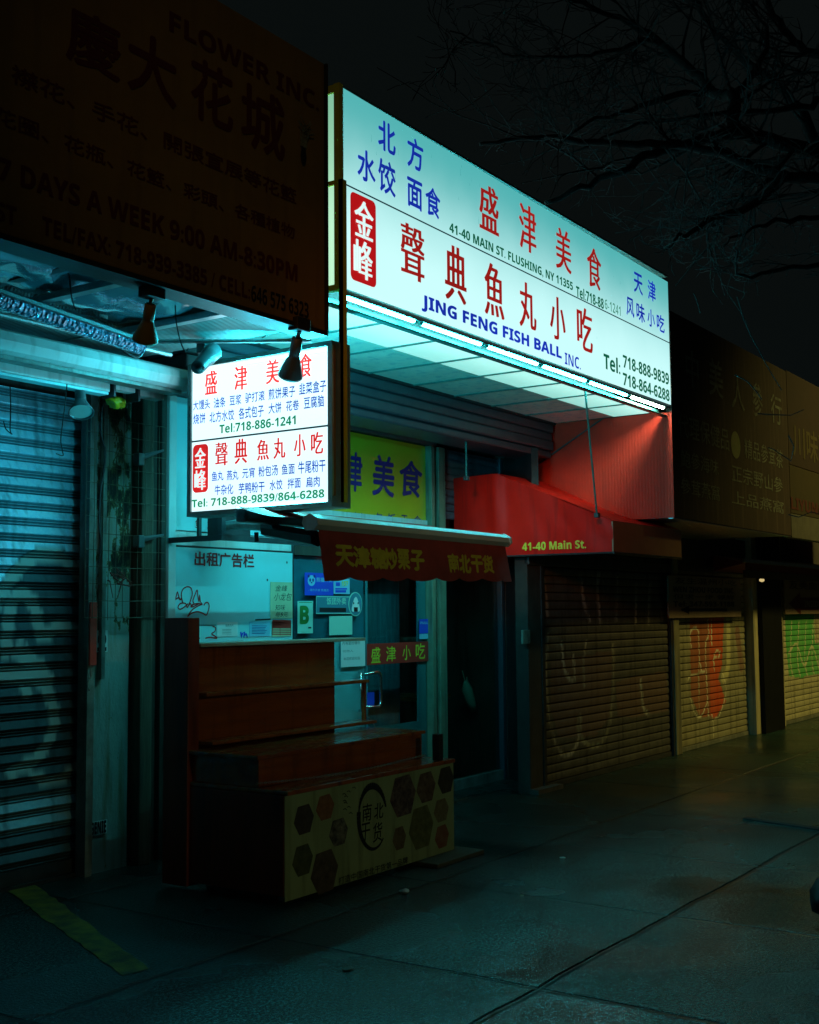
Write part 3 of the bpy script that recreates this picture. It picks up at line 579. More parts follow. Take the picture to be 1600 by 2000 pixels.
bm = bmesh.new(); bmesh.ops.create_icosphere(bm, subdivisions=3, radius=1); rf = random.Random(2); c = P(227, 786, 'y', 5.6)
vv = []
for v in bm.verts:
    k = 1+.22*math.sin(v.co.x*7+v.co.z*5)+.14*math.sin(v.co.y*11+v.co.z*9); vv.append(c+Vector((v.co.x*.060*k, v.co.y*.04*k, v.co.z*.036*k)))
tag(MB().add(vv, [[v.index for v in f.verts] for f in bm.faces]).build('yellow_bag', mat('crumpled_yellow_plastic', (.62, .55, .02), .35, bump=.5, bscale=30), smooth=True), 'crumpled yellow plastic bag stuffed under the white trunking', 'bag'); bm.free()
# stickers on the pier
st = thing('sticker', P(206, 1260, 'y', 5.93), 'black and white sticker of a long shouting face on the pier', 'sticker')
a, b = P(187, 1274, 'y', 5.93), P(210, 1231, 'y', 5.93); MB().box((a.x, 5.927, a.z), (b.x, 5.929, b.z)).build('sheet', M['paper'], st)
mb = MB(); cx, cz = (a.x+b.x)/2, (a.z+b.z)/2
mb.quad(*[(cx+.036*math.cos(t), 5.9255, cz+.012+.046*math.sin(t)) for t in [6.283*i/16 for i in range(16)]]).box((a.x+.01, 5.925, a.z+.006), (b.x-.01, 5.9262, a.z+.03)); mb.build('hair_print', M['blacki'], st)
mb = MB()
mb.quad(*[(cx+.021*math.cos(t), 5.924, cz+.002+.033*math.sin(t)) for t in [6.283*i/14 for i in range(14)]]); mb.build('face_print', M['paper'], st)
mb = MB()
for dx, dz, w_, h_ in ((-.009, .013, .005, .004), (.009, .013, .005, .004), (0, -.013, .006, .012)): mb.quad(*[(cx+dx+w_*math.cos(t), 5.9235, cz+dz+h_*math.sin(t)) for t in [6.283*i/10 for i in range(10)]])
mb.build('eyes_and_mouth_print', M['blacki'], st)
st = thing('sticker', P(190, 1617, 'y', 5.93), 'small rectangular name sticker with block capitals low on the pier', 'sticker')
a, b = P(174, 1634, 'y', 5.93), P(209, 1600, 'y', 5.93); MB().box((a.x, 5.927, a.z), (b.x, 5.929, b.z)).build('sheet', M['paper'], st)
mb = MB(); text(mb, 'GENIE', 'y', 5.926, 176, 207, 1604, 1629, bold=.03); mb.build('lettering', M['blacki'], st)

# ------------------------------------------------------------------ hanging blade sign
XB = 5.24
bs = thing('hanging_sign', (5.32, 4.65, 2.2), 'brightly lit double sided hanging sign with blue menu lines, projecting over the pavement', 'sign')
zt, zb, ya, yb_ = 3.125, 2.19, 4.085, 5.20
MB().box((XB, ya, zb), (XB+.17, ya+.03, zt)).box((XB, yb_-.03, zb), (XB+.17, yb_, zt)).box((XB, ya+.03, zb), (XB+.17, yb_-.03, zb+.028)).box((XB, ya+.03, zt-.028), (XB+.17, yb_-.03, zt)).build('sign_frame', mat('dark_teal_frame', (.26, .36, .36), .45, .1, var=(.18, .26, .26), scale=9, bump=.1), bs)
mface = lightbox('bright_acrylic', 2, zb, zt, (.86, 1.2, 1.25), (.95, 1.4, 1.45), 1.0, .03)
MB().box((XB+.012, ya+.031, zb+.029), (XB+.05, yb_-.031, zt-.029)).build('front_panel', mface, bs)
MB().box((XB+.12, ya+.031, zb+.029), (XB+.158, yb_-.031, zt-.029)).build('back_panel', lightbox('bright_back_acrylic', 2, zb, zt, (.40, 1.25, 1.3), (.5, 1.5, 1.5), 1.0, .03), bs)
eadded = emit('added_cyan_glow', (22, 1500, 1950), 1.0); e_ = .005; y0_, y1_, z0_, z1_ = ya+.031, 4.80, zb+.029, zt-.029
for xx in (XB+.0105, XB+.1595):           # added strips that light the surroundings, inset to vanish in the white face
    for c in (z0_+.007, z1_-.019): MB().quad((xx, y0_+.02, c), (xx, y1_, c), (xx, y1_, c+e_), (xx, y0_+.02, c+e_)).build('added_light_strip', eadded, bs)
fp = [o for o in bs.children if o.name.startswith('front_panel')][0]
XF = XB+.0115
T4 = lambda mb, s, xl, xr, yt, yb, bold=.0: text(mb, s, 'x', XF, xl, xr, yt, yb, bold=bold, off=.002)
mb = MB()
for a in (('盛', 400.8, 425, 724.4, 770), ('津', 458.1, 483.6, 714.3, 761.5), ('美', 520, 546.6, 700.8, 749), ('食', 585.3, 610, 689.5, 736.8)): T4(mb, *a, bold=-.034)
mb.build('red_title', B_RED, fp)
mb = MB()
for a in (('聲', 421, 445.8, 863.9, 909.6), ('典', 458.6, 484, 857, 905.5), ('魚', 502.5, 526.3, 858.3, 898.8), ('丸', 534.6, 558.3, 854.9, 895.4), ('小', 574.7, 597.7, 848, 891), ('吃', 607.8, 632, 843.6, 886.4)): T4(mb, *a, bold=-.034)
mb.build('red_subtitle', B_DRED, fp)
mb = MB()
for a in (('大馒头', 378, 410.9, 780.6, 800.2), ('油条', 418, 441.3, 775.7, 796.4), ('豆浆', 449, 472.3, 771.2, 791.2), ('驴打滚', 479.5, 517.8, 764.9, 785.1), ('煎饼果子', 525, 577.4, 755.9, 778.4), ('韭菜盒子', 584.8, 638, 744.6, 768.3),
          ('烧饼', 378, 402, 807.6, 827.9), ('北方水饺', 409.8, 458, 801.6, 823.4), ('各式包子', 466.7, 516, 793, 816.6), ('大饼', 525, 550.4, 786.3, 807.6), ('花卷', 559.4, 584.8, 781.3, 802), ('豆腐脑', 594, 633.6, 773.2, 797),
          ('鱼丸', 414.3, 437.2, 920, 939.3), ('燕丸', 443.5, 466.5, 917.9, 938), ('元宵', 473.9, 498.6, 913.4, 933.6), ('粉包汤', 505.4, 543.6, 908.9, 930.3), ('鱼面', 550.8, 576.3, 905.5, 926.9), ('牛尾粉干', 583, 636.6, 898.8, 923.5),
          ('牛杂化', 419.9, 456.6, 946, 966.3), ('芋鸭粉干', 466.5, 517.8, 941.5, 962.9), ('水饺', 527.2, 552.6, 936.6, 957.3), ('拌面', 562.3, 588.2, 933.2, 953.9), ('扁肉', 598.3, 625.3, 930.3, 951.6)): T4(mb, *a, bold=.016)
mb.build('blue_menu_lines', B_BLUE, fp)
mb = MB(); T4(mb, 'Tel:718-886-1241', 429.3, 578.5, 819.6, 838.2, .012); T4(mb, 'Tel: 718-888-9839/864-6288', 375.5, 634.3, 964.8, 981.8, .012)
mb.build('green_phone_numbers', B_GREEN, fp)
mb = MB(); a, b = P(367, 864, 'x', XF), P(641.5, 828.6, 'x', XF); mb.box((XF-.0025, a.y, a.z-.005), (XF-.0005, b.y, a.z+.005)); mb.build('divider_line', E_INK, fp)
def seal(parent, ax, v, xl, xr, yt, yb, chars, redm, whm, rad):
    xc = (xl+xr)/2; k = 1-'xyz'.index(ax); h0, h1 = P(xl, (yt+yb)/2, ax, v)[k], P(xr, (yt+yb)/2, ax, v)[k]; z1, z0 = P(xc, yt, ax, v).z, P(xc, yb, ax, v).z
    lo, hi = min(h0, h1), max(h0, h1); pts = []
    for cx, cz, a0 in ((hi-rad, z1-rad, 0), (lo+rad, z1-rad, 90), (lo+rad, z0+rad, 180), (hi-rad, z0+rad, 270)):
        for i in range(6): t = R(a0+18*i); pts.append((cx+rad*math.cos(t), cz+rad*math.sin(t)))
    q = MB().quad(*[(h, v-.002, z) if ax == 'y' else (v-.002, h, z) for h, z in pts]).build('red_seal', redm, parent)
    mb = MB()
    for c in chars: text(mb, *c[:1], ax, v, *c[1:], bold=-.03, off=.0045)
    mb.build('seal_lettering', whm, q)
seal(fp, 'x', XF, 377.2, 407.2, 868, 962, [('金', 381.6, 403, 875, 914), ('峰', 380.6, 403.6, 918, 957)], B_DRED, emit('bright_white_vinyl', (.75, 1, 1), 1.0), .03)
MB().box((XB-.0, ya-.012, 2.25), (XB+.02, ya-.0005, 3.1)).build('edge_strip', M['lampy'], bs)

# ------------------------------------------------------------------ main light box sign and its canopy
YF = 4.1
ms = thing('lightbox_sign', (7.8, YF, 3.45), 'large glowing white restaurant sign with red, blue and green lettering over the shop front', 'sign')
X0, X1, Z0, Z1 = 5.375, 10.24, 3.455, 4.625
mpan = lightbox('glowing_acrylic', 2, Z0, Z1, (.60, 1.0, .99), (.085, .45, .45), 1.0, .04)
fpan = MB().quad((X0, YF, Z0), (X1, YF, Z0), (X1, YF, Z1-.035), (X0, YF, Z1+.012)).build('front_panel', mpan, ms)
MB().quad((X0-.03, YF+.03, Z0+.02), (X0-.03, YF+.53, Z0+.02), (X0-.03, YF+.53, Z0+.60), (X0-.03, YF+.03, Z0+.60)).quad((X0-.03, YF+.03, Z0+.63), (X0-.03, YF+.53, Z0+.63), (X0-.03, YF+.53, Z1-.02), (X0-.03, YF+.03, Z1-.02)).build('side_panel', lightbox('glowing_side', 2, Z0, Z1, (.52, .92, .62), (.22, .52, .34), 1.0, .03), ms)
fr = MB(); e = .0
fr.box((X0-.045, YF-.004, Z0-.02), (X0-.008, YF+.035, Z1+.03)).box((X0-.045, YF+.53, Z0-.02), (X0-.01, YF+.57, Z1+.03)).box((X0-.043, YF+.036, Z0-.018), (X0-.012, YF+.529, Z0+.016)).box((X0-.043, YF+.036, Z0+.602), (X0-.012, YF+.529, Z0+.628)).box((X0-.043, YF+.036, Z1-.018), (X0-.012, YF+.529, Z1+.028))
fr.build('side_frame', M['yframe'], ms)
MB().box((X0-.007, YF+.004, Z1+.013), (X1+.01, YF+.56, Z1+.03)).box((X0-.007, YF+.012, Z0-.03), (X1, YF+.03, Z0-.002)).box((X0, YF+.55, Z0), (X1, YF+.57, Z1)).build('box_shell', mat('sign_shell', (.10, .16, .16), .5, var=(.06, .1, .1)), ms)
post = MB().box((X0-.055, YF-.03, 2.22), (X0-.012, YF-.0045, Z0+.62)).box((X0-.055, YF-.03, 2.22), (X0-.047, YF-.0045, Z0+.62)).build('angle_post', M['yframe'], ms)
T = lambda mb, s, xl, xr, yt, yb, at='C', bold=.0, sh=0: text(mb, s, 'y', YF, xl, xr, yt, yb, at, bold, .003, sh)
mb = MB()
for a in (('北', 737.6, 772, 239, 298), ('方', 794.6, 826.1, 271, 332), ('水', 697.2, 732.8, 294, 356), ('饺', 738, 772, 314, 380), ('面', 794.6, 824.2, 351, 408), ('食', 830.2, 859.4, 367, 424)): T(mb, *a, bold=.022)
for a in (('天', 1237.4, 1254.5, 534.4, 574), ('津', 1264.7, 1280, 548.6, 588), ('风', 1222.9, 1237.9, 582, 618.5), ('味', 1242.6, 1258.8, 592.6, 629), ('小', 1264, 1278.2, 604.4, 638.7), ('吃', 1282.3, 1297.2, 615.1, 648)): T(mb, *a, bold=.018)
mb.build('blue_characters', E_BLUE, fpan)
mb = MB()
for a in (('盛', 935.4, 973.2, 364, 453), ('津', 1013.4, 1046.7, 401.4, 491.6), ('美', 1084.7, 1114.9, 448.9, 529), ('食', 1146, 1173.8, 485.7, 563)): T(mb, *a, bold=-.03)
mb.build('red_title', E_RED, fpan)
mb = MB()
for a in (('聲', 782, 828.5, 441, 546), ('典', 868.2, 910.2, 482, 590), ('魚', 945.4, 984, 517, 619), ('丸', 1013.4, 1046.7, 553.4, 642), ('小', 1073.5, 1103.7, 580.7, 664), ('吃', 1126.3, 1156.7, 602, 685)): T(mb, *a, bold=-.03)
mb.build('red_subtitle', E_RED, fpan)
mb = MB(); T(mb, '41-40 MAIN ST. FLUSHING, NY 11355', 877, 1116, 433.5, 455.5, 'L', .014); T(mb, 'Tel:718-88', 1124.6, 1178, 557, 579, 'L', .012)
mb.build('green_address_line', E_GREEN, fpan)
mb = MB(); T(mb, '6-1241', 1180.5, 1211.3, 583.5, 603, 'L', .0); mb.build('worn_green_digits', E_DIM, fpan)
mb = MB(); T(mb, 'JING FENG FISH BALL', 823, 1094.5, 574, 607.5, 'L', .022); T(mb, 'INC.', 1102.5, 1133.4, 688, 711, 'L', .0); mb.build('blue_english_name', E_BLUE, fpan)
mb = MB(); T(mb, 'Tel:', 1178.5, 1210.6, 688.3, 719.6, 'L', .01); T(mb, '718-888-9839', 1216, 1305, 692.5, 717.3, 'L', .012); T(mb, '718-864-6288', 1216, 1306.3, 727.2, 751.7, 'L', .012); mb.build('green_phone_numbers', E_GREEN, fpan)
za = P(672, 358.5, 'y', YF).z; zc = P(1308, 670, 'y', YF).z
MB().quad((X0, YF-.002, za-.006), (X1, YF-.002, zc-.006), (X1, YF-.002, zc+.004), (X0, YF-.002, za+.004)).build('divider_line', E_INK, fpan)
seal(fpan, 'y', YF, 684.2, 734, 384, 554, [('金', 691.3, 728.5, 394, 466), ('峰', 689.5, 727, 471.3, 545)], emit('seal_red', (.42, .006, .008), 1.0), E_WHITE, .035)
# small dirt runs on the acrylic
mb = MB(); rf = random.Random(12)
for i in range(34):
    x = rf.choice((rf.uniform(5.45, 7.2), rf.uniform(5.45, 10.2))); z = rf.uniform(4.2, 4.58) if i < 26 else rf.uniform(3.5, 4.4); h = rf.uniform(.01, .05); w_ = rf.uniform(.0015, .004)
    mb.quad((x, YF-.0015, z), (x+w_, YF-.0015, z), (x+w_*.6, YF-.0015, z+h), (x+w_*.3, YF-.0015, z+h))
mb.build('dirt_runs', emit('backlit_dirt', (.03, .22, .22), 1.0), fpan)

cn = thing('canopy', (7.8, 4.7, 3.38), 'translucent ribbed canopy ceiling with green seams and rails below the glowing sign', 'canopy')
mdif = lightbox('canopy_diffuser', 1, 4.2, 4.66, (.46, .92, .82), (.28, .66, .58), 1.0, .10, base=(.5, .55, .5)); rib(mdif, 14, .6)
mback = mat('canopy_sheet', (.85, .80, .66), .5, var=(.72, .68, .56), scale=3, streak=(.42, .54, .50)); rib(mback, 14, .8)
ZC, pw = 3.40, .607
dif0 = back0 = None
for i in range(8):
    xa = X0+pw*i+.008; xb = X0+pw*(i+1)-.008
    if i == 0:
        dif0 = MB().box((xa, 4.25, ZC), (xb, 4.655, ZC+.012)).build('lit_ceiling_panel', mdif, cn)
        back0 = MB().box((xa, 4.657, ZC), (xb, 5.26, ZC+.012)).build('ceiling_panel', mback, cn)
        seam0 = MB().box((xa-.02, 4.25, ZC-.012), (xa-.004, 5.26, ZC-.002)).build('seam', M['green'], cn)
    else:
        for o in (dif0, back0, seam0): c = o.copy(); col.objects.link(c); c.parent = cn; c.location = (pw*i, 0, 0)
MB().cbox((5.30, 4.215, ZC-.018), (X1, 4.245, ZC+.02), .006).build('inner_rail', M['green'], cn)
MB().cbox((5.30, 4.137, 3.352), (X1, 4.186, 3.364), .003).build('front_rail', M['green'], cn)
MB().box((5.30, 5.262, ZC-.02), (X1, 5.29, ZC+.03)).build('rear_rail', M['dark'], cn)
# fluorescent tubes behind the lower edge of the sign
etube = emit('fluorescent_glow', (8, 132, 144), 1.0); etube2 = emit('warmer_fluorescent_glow', (62, 92, 70), 1.0)
ft = thing('fluorescent_tube', (5.41, 4.145, 3.425), 'lit fluorescent tube under the sign edge, one of a row of six', 'lamp', 'fluorescent tubes under the big sign')
MB().tube([(5.43, 4.145, 3.425), (6.15, 4.145, 3.425)], .014, 10).build('glass_tube', etube, ft, smooth=True)
MB().lathe((5.405, 4.145, 3.425), (5.43, 4.145, 3.425), [(0, .001), (0, .0155), (1, .0155), (1, .001)], 10).lathe((6.15, 4.145, 3.425), (6.175, 4.145, 3.425), [(0, .001), (0, .0155), (1, .0155), (1, .001)], 10).build('end_caps', M['green'], ft)
for i, x in enumerate((6.22, 7.03, 7.83, 8.62, 9.42)):
    c = copy_tree(ft, (x, 4.145, 3.425))
    if i > 3:
        for ch in c.children:
            if ch.name.startswith('glass_tube'): ch.data = ch.data.copy(); ch.data.materials[0] = etube2
# hanging rods
for a, b, lb_ in ((P(910, 778, 'y', 5.3), P(911, 932, 'y', 5.42), 'thin vertical hanger rod from the canopy rear to the back corner of the red awning'), (P(1141, 742, 'y', 4.22), P(1166, 1004, 'y', 4.34), 'thin slanted hanger rod from the canopy rail to the front of the red awning')):
    t = thing('hanger_rod', b, lb_, 'rod', 'rods holding up the red awning')
    MB().tube([a, b], .0085, 8).build('rod', M['green'], t); MB().cbox(b+Vector((-.022, -.02, -.03)), b+Vector((.022, .02, .01)), .005).build('bracket', M['dark'], t)

# ------------------------------------------------------------------ restaurant front
YR = 5.9
rs_ = thing('restaurant_storefront', (7.8, YR, 0), 'recessed restaurant storefront with glass door and white board behind the wooden cart', 'shop front')
MB().box((5.741, 7.4, 0), (10.9, 7.5, 4.4)).box((5.741, YR+.06, 3.13), (10.9, 7.4, 4.4)).box((10.8, 6.0, 0), (10.9, 7.4, 3.13)).build('wall', M['black'], rs_)
rb_ = MB()
for i, (y, z0, z1) in enumerate(((5.27, 3.30, 3.38), (5.285, 3.22, 3.297), (5.27, 3.13, 3.217), (5.30, 3.06, 3.127))): rb_.cbox((5.3, y, z0), (10.2, 5.62, z1), .015)
rb_.build('roller_housing', mat('blue_grey_housing', (.07, .11, .14), .4, .5, var=(.10, .14, .16), scale=6), rs_)
MB().box((5.3, 5.621, 3.13), (10.25, YR+.0, 3.20)).build('recess_ceiling', M['soot'], rs_)
MB().box((5.78, YR-.02, 3.10), (9.08, YR+.058, 3.129)).build('head_frame', M['alu'], rs_)
# white board section
wbx0, wbx1 = 5.79, 7.075
MB().box((wbx0+.035, YR, 1.0), (wbx1, YR+.03, 2.06)).build('white_board', M['board'], rs_)
MB().box((wbx0+.035, YR, 2.175), (wbx1, YR+.03, 3.09)).build('upper_white_panel', M['board'], rs_)
MB().box((wbx0+.035, YR+.012, 2.075), (wbx1, YR+.05, 2.172)).build('recessed_band', M['white'], rs_)
MB().box((wbx0+.035, YR-.003, 2.062), (wbx1, YR+.02, 2.072)).box((wbx1, YR-.004, 0), (wbx1+.012, YR+.04, 3.09)).build('dark_trim', M['dark'], rs_)
MB().cbox((wbx0-.035, YR-.025, 0), (wbx0+.034, YR+.05, 3.09), .006).build('corner_frame', M['white'], rs_)
MB().box((wbx0+.035, YR+.002, 0), (wbx1, YR+.03, .998)).build('stall_riser', M['dark'], rs_)
mb = MB(); text(mb, '出租广告栏', 'y', YR, 379.6, 496.3, 1079.5, 1107.5, bold=.02)
text(mb, '鱼', 'y', YR, 381, 392, 1013, 1031, bold=.01); text(mb, '丸', 'y', YR, 403.4, 422, 1016, 1033, bold=.015)
mb.build('red_lettering', M['redi'], rs_)
Z = lambda pts: [(320+x/5.333, 980+y/5.333) for x, y in pts]
mb = MB()
for pts in ([(105, 1035), (125, 990), (140, 938), (152, 985), (168, 1025), (150, 1000), (118, 1020)], [(168, 1025), (180, 1010), (195, 1055), (180, 975), (195, 915), (240, 885), (280, 900), (295, 960), (275, 1030), (255, 1080), (240, 1100), (225, 1060), (170, 1060), (145, 1100), (170, 1120), (220, 1090), (250, 1060)],
            [(255, 1080), (275, 1060), (285, 1085), (310, 1060), (300, 1030), (325, 960), (345, 920), (352, 980), (365, 1040), (370, 970), (380, 1040), (398, 1070), (360, 1060), (320, 1065)], [(320, 1065), (290, 1075), (280, 1095), (310, 1090), (365, 1060)],
            [(415, 1080), (430, 1055), (455, 1050), (470, 1080), (462, 1130), (440, 1180), (400, 1160), (350, 1145), (290, 1160), (245, 1195), (290, 1130), (345, 1090), (390, 1070)],
            [(268, 1425), (272, 1390), (282, 1420)], [(310, 1430), (312, 1300), (325, 1350), (350, 1410), (330, 1420), (305, 1400)], [(370, 1420), (374, 1425)], [(505, 1298), (535, 1310), (530, 1350), (495, 1375), (530, 1400), (550, 1422), (480, 1412), (430, 1422)]):
    stroke(mb, 'y', YR, spline(Z(pts), 4), .009)
mb.build('red_graffiti_tag', M['redi'], rs_)
mb = MB()
for pts in ([(798, 1355), (810, 1415), (815, 1375), (840, 1355), (830, 1415)], [(835, 1390), (855, 1375), (868, 1415), (862, 1390)]): stroke(mb, 'y', YR, Z(pts), .014)
mb.build('blue_scribble', M['blue'], rs_)
mb = MB(); stroke(mb, 'y', YR, Z([(265, 1285), (540, 1285)]), .004); stroke(mb, 'y', YR, Z([(950, 1230), (1110, 1222)]), .01)
for x, y in ((1280, 632), (1076, 815), (92, 520), (64, 310), (572, 550)): a = P(320+x/5.333, 980+y/5.333, 'y', YR); mb.quad(*[(a.x+.008*math.cos(t), YR-.003, a.z+.01*math.sin(t)) for t in [6.283*i/8 for i in range(8)]])
mb.build('marks', M['dark'], rs_)
# yellow light box panel above the door
yp = MB().box((7.10, YR, 2.42), (8.925, YR+.04, 3.085)).build('yellow_panel', M['yellow'], rs_)
mb = MB()
for a in (('盛', 610, 650, 876, 950), ('津', 672, 706, 882, 960), ('美', 726, 769, 889, 970), ('食', 778, 823, 899, 971)): text(mb, a[0], 'y', YR, *a[1:], bold=.02, shear=.06)
for a in (('鲜', 690, 708, 1001, 1024), ('包', 733, 747, 1001, 1024), ('饭', 757, 772, 1003, 1026), ('天', 783, 796, 1006, 1028), ('食', 808, 822, 1007, 1030)): text(mb, a[0], 'y', YR, *a[1:], bold=.005)
mb.build('blue_brush_lettering', M['bluei'], rs_)
MB().box((7.09, YR-.012, 2.36), (9.0, YR+.05, 2.418)).box((7.09, YR-.012, 2.418), (7.099, YR+.05, 3.09)).build('panel_frame', M['white'], rs_)
MB().box((7.09, YR-.005, 2.13), (9.0, YR+.04, 2.355)).build('transom', M['board'], rs_)
MB().box((7.09, YR-.008, 2.05), (9.0, YR+.04, 2.126)).build('door_head', M['soot'], rs_)
mb = MB()
for x0, x1 in ((8.93, 8.985), (9.05, 9.16)): MB().cbox((x0, YR-.06, 0), (x1, YR+.05, 3.09), .006).build('door_post', mat('olive_post', (.15, .18, .12), .55, .1, var=(.22, .25, .17), scale=7, bump=.1, streak=(.07, .08, .06)), rs_)
MB().box((8.986, YR-.02, 0), (9.049, YR+.03, 3.09)).box((9.161, YR-.01, 0), (9.199, YR+.03, 3.09)).build('post_gap', M['black'], rs_)
MB().box((9.2, YR-.03, 0), (10.25, YR+.04, .09)).box((7.08, YR-.02, 0), (9.2, YR+.04, .06)).build('threshold', M['grey'], rs_)
MB().cbox((10.19, YR-.04, 0), (10.25, YR+.05, 3.1), .006).cbox((10.26, YR-.10, 0), (10.30, YR-.05, 3.1), .006).build('glazing_bar', mat('dark_blue_frame', (.05, .08, .11), .4, .4), rs_)
# side wall running out to the dark pier
sw = MB().prism([(10.30, YR, 0), (9.80, 5.30, 0), (9.86, 5.26, 0), (10.4, YR, 0)], (0, 0, 3.12)); sw.build('splayed_side_wall', M['black'], rs_)
gl = glass('shop_glass', (.80, .90, .90)); gl2 = glass('dusty_side_glass', (.62, .74, .70))
MB().box((7.088, YR+.01, .06), (8.02, YR+.018, 2.049)).build('fixed_pane', gl, rs_)
MB().box((9.2, YR+.01, .091), (10.19, YR+.018, 3.0)).build('side_pane', gl2, rs_)
MB().box((7.09, YR+.022, .2), (8.02, YR+.026, 1.395)).build('frosted_film', M['board'], rs_)
MB().box((7.09, YR+.03, 1.40), (8.02, YR+.034, 2.045)).build('teal_haze_sheet', mat('teal_haze_sheet', (.04, .26, .34), .4, var=(.025, .18, .24), scale=3), rs_)  # sheet behind the pane; its teal stands in for a hazy reflection
MB().box((8.03, 6.25, .1), (9.0, 6.27, 2.6)).build('teal_sheen_sheet', mat('dark_teal_sheen', (.03, .20, .23), .8, var=(.012, .09, .11), scale=4, stretch=(6, 1, .6), bump=.6, bscale=8), rs_)  # added sheet; its colour stands in for the teal sheen of the door
dr = MB().box((8.035, YR+.004, .065), (8.925, YR+.014, 2.045)).build('glass_door', gl, rs_)
MB().box((8.028, YR-.001, .06), (8.036, YR+.018, 2.045)).box((8.80, YR+.0145, .06), (8.925, YR+.03, 2.045)).box((8.04, YR+.0145, .06), (8.80, YR+.03, .66)).build('door_edge', mat('teal_door_rail', (.06, .24, .26), .4), dr)
hz1, hz0 = P(730, 1312, 'y', YR).z, P(730, 1380, 'y', YR).z; hx0, hx1 = P(716, 1345, 'y', YR-.05).x, P(742, 1345, 'y', YR-.05).x
hp = [(hx0, YR+.003, hz1-.02), (hx0, YR-.05, hz1-.01)] + [(hx1-.05+.05*math.sin(t), YR-.06, hz1-.05+.05*math.cos(t)) for t in [R(15*i) for i in range(7)]] + [(hx1-.05+.05*math.cos(t), YR-.06, hz0+.05-.05*math.sin(t)) for t in [R(15*i) for i in range(7)]] + [(hx0, YR-.05, hz0+.01), (hx0, YR+.003, hz0+.02)]
MB().tube(hp, .014, 10).build('handle', M['steel'], dr, smooth=True)
hx = P(703, 1345, 'y', YR-.03).x
MB().tube([(hx+.05, YR+.01, hz1), (hx, YR-.04, hz1), (hx, YR-.045, hz0-.02), (hx+.05, YR+.01, hz0-.02)], .012, 8).build('side_handle', M['steel'], rs_, smooth=True)
mb = MB(); q = spline([tuple(P(x, y, 'y', YR-.03)) for x, y in ((706, 1388), (714, 1398), (722, 1402), (730, 1414), (735, 1425))], 4); mb.tube(q, .005, 5)
mb.build('door_chain', M['chain'], rs_)
# dim interior
it = thing('shop_counter', (9.9, 6.8, 0), 'dark red counter seen through the side glass of the restaurant', 'counter')
MB().cbox((9.25, 6.3, 0), (9.85, 7.2, .78), .01).build('counter_body', mat('counter_red', (.34, .05, .02), .5, var=(.26, .04, .02)), it); MB().cbox((9.22, 6.26, .785), (9.88, 7.24, .82), .008).build('counter_top', M['lam'], it)
MB().box((9.24, 6.2, 1.34), (9.75, 6.7, 1.37)).build('shelf_board', M['wood'], it)
pb = thing('plastic_bag', P(918, 1330, 'y', 6.2), 'pale plastic bag hanging behind the side glass', 'bag')
mb = MB(); A = [P(x, y, 'y', 6.2) for x, y in ((910, 1330), (912, 1345), (919, 1370), (925, 1388))]; mb.tube(A, [.02, .055, .05, .035], 8)
mb.build('bag_body', M['cotton'], pb, smooth=True); MB().tube([P(903, 1310, 'y', 6.2), P(909, 1332, 'y', 6.2)], .006, 5).tube([P(912, 1322, 'y', 6.2), P(911, 1334, 'y', 6.2)], .006, 5).build('bag_handle', M['cotton'], pb)
# partly lowered inner shutter over the side glass
ish = thing('inner_shutter', (9.7, 5.8, 2.5), 'partly lowered dark blue slatted shutter above the red awning', 'shutter')
m_in = paintmat('inner_slats', (.10, .14, .18), .4, .5, (.14, .18, .22), 20)
shutter(ish, 5.895, 9.06, 10.25, 2.45, 3.10, .07, CURV, m_in, lambda x, z: (.30, .12, .10, .8) if 9.25 < x < 9.62 and 2.72 < z < 2.98 else ((.04, .09, .22, .8) if 9.7 < x < 10.2 and z < 2.8 else None), .05)

# posters and stickers
def poster(name, label, xl, xr, yt, yb, m, Y=YR, th=.002, cat='poster', z=None):
    xc = (xl+xr)/2; a = P(xl, (yt+yb)/2, 'y', Y-.004); b = P(xr, (yt+yb)/2, 'y', Y-.004); z1 = P(xc, yt, 'y', Y-.004).z; z0 = P(xc, yb, 'y', Y-.004).z
    t = thing(name, (a.x, Y-.004, z0), label, cat); MB().cbox((a.x, Y-.004-th, z0), (b.x, Y-.004, z1), .0004).build('sheet', m, t); return t, Y-.004-th
t, y = poster('paper_notice', 'cream handwritten paper notice on the right of the white board', 528, 571, 1137, 1208, M['cream'])
mb = MB()
for s, xl, xr, yt, yb in (('金峰', 537, 560, 1143, 1155), ('小龙包', 534, 568, 1158, 1173), ('知味', 537, 556, 1181, 1192), ('每5元', 537, 561, 1195, 1205)): text(mb, s, 'y', y, xl, xr, yt, yb, off=.001, shear=.1)
mb.build('handwriting', M['blacki'], t)
t, y = poster('price_list', 'small red and cream price table under the cream notice', 531, 569, 1213, 1243, M['cream'])
mb = MB(); n_ = 7
for i in range(n_):
    yy = 1214+i*4.1
    stroke(mb, 'y', y, [(532, yy), (568.5, yy+.3)], .007 if i > 2 else .026, .001)
for x in (532, 547, 568): stroke(mb, 'y', y, [(x, 1214), (x, 1241)], .006, .001)
mb.build('table_print', M['red2'], t)
t, y = poster('paper_notice', 'pale blue printed notice low on the white board', 487, 527.5, 1214, 1243, M['ltblue'])
mb = MB()
for i in range(6): stroke(mb, 'y', y, [(492, 1222+3*i), (521-(i % 3)*2, 1222.6+3*i)], .004, .001)
mb.build('small_print', M['bluei'], t)
t, y = poster('round_sticker', 'worn whitish rounded sticker with small print beside the red scribble', 424, 464, 1215, 1243, M['paper'])
mb = MB(); text(mb, '福鼎肉片', 'y', y, 440, 456, 1219, 1224, off=.001)
for i in range(4): stroke(mb, 'y', y, [(434, 1229+3*i), (452, 1229.4+3*i)], .003, .001)
mb.build('small_print', M['grey'], t)
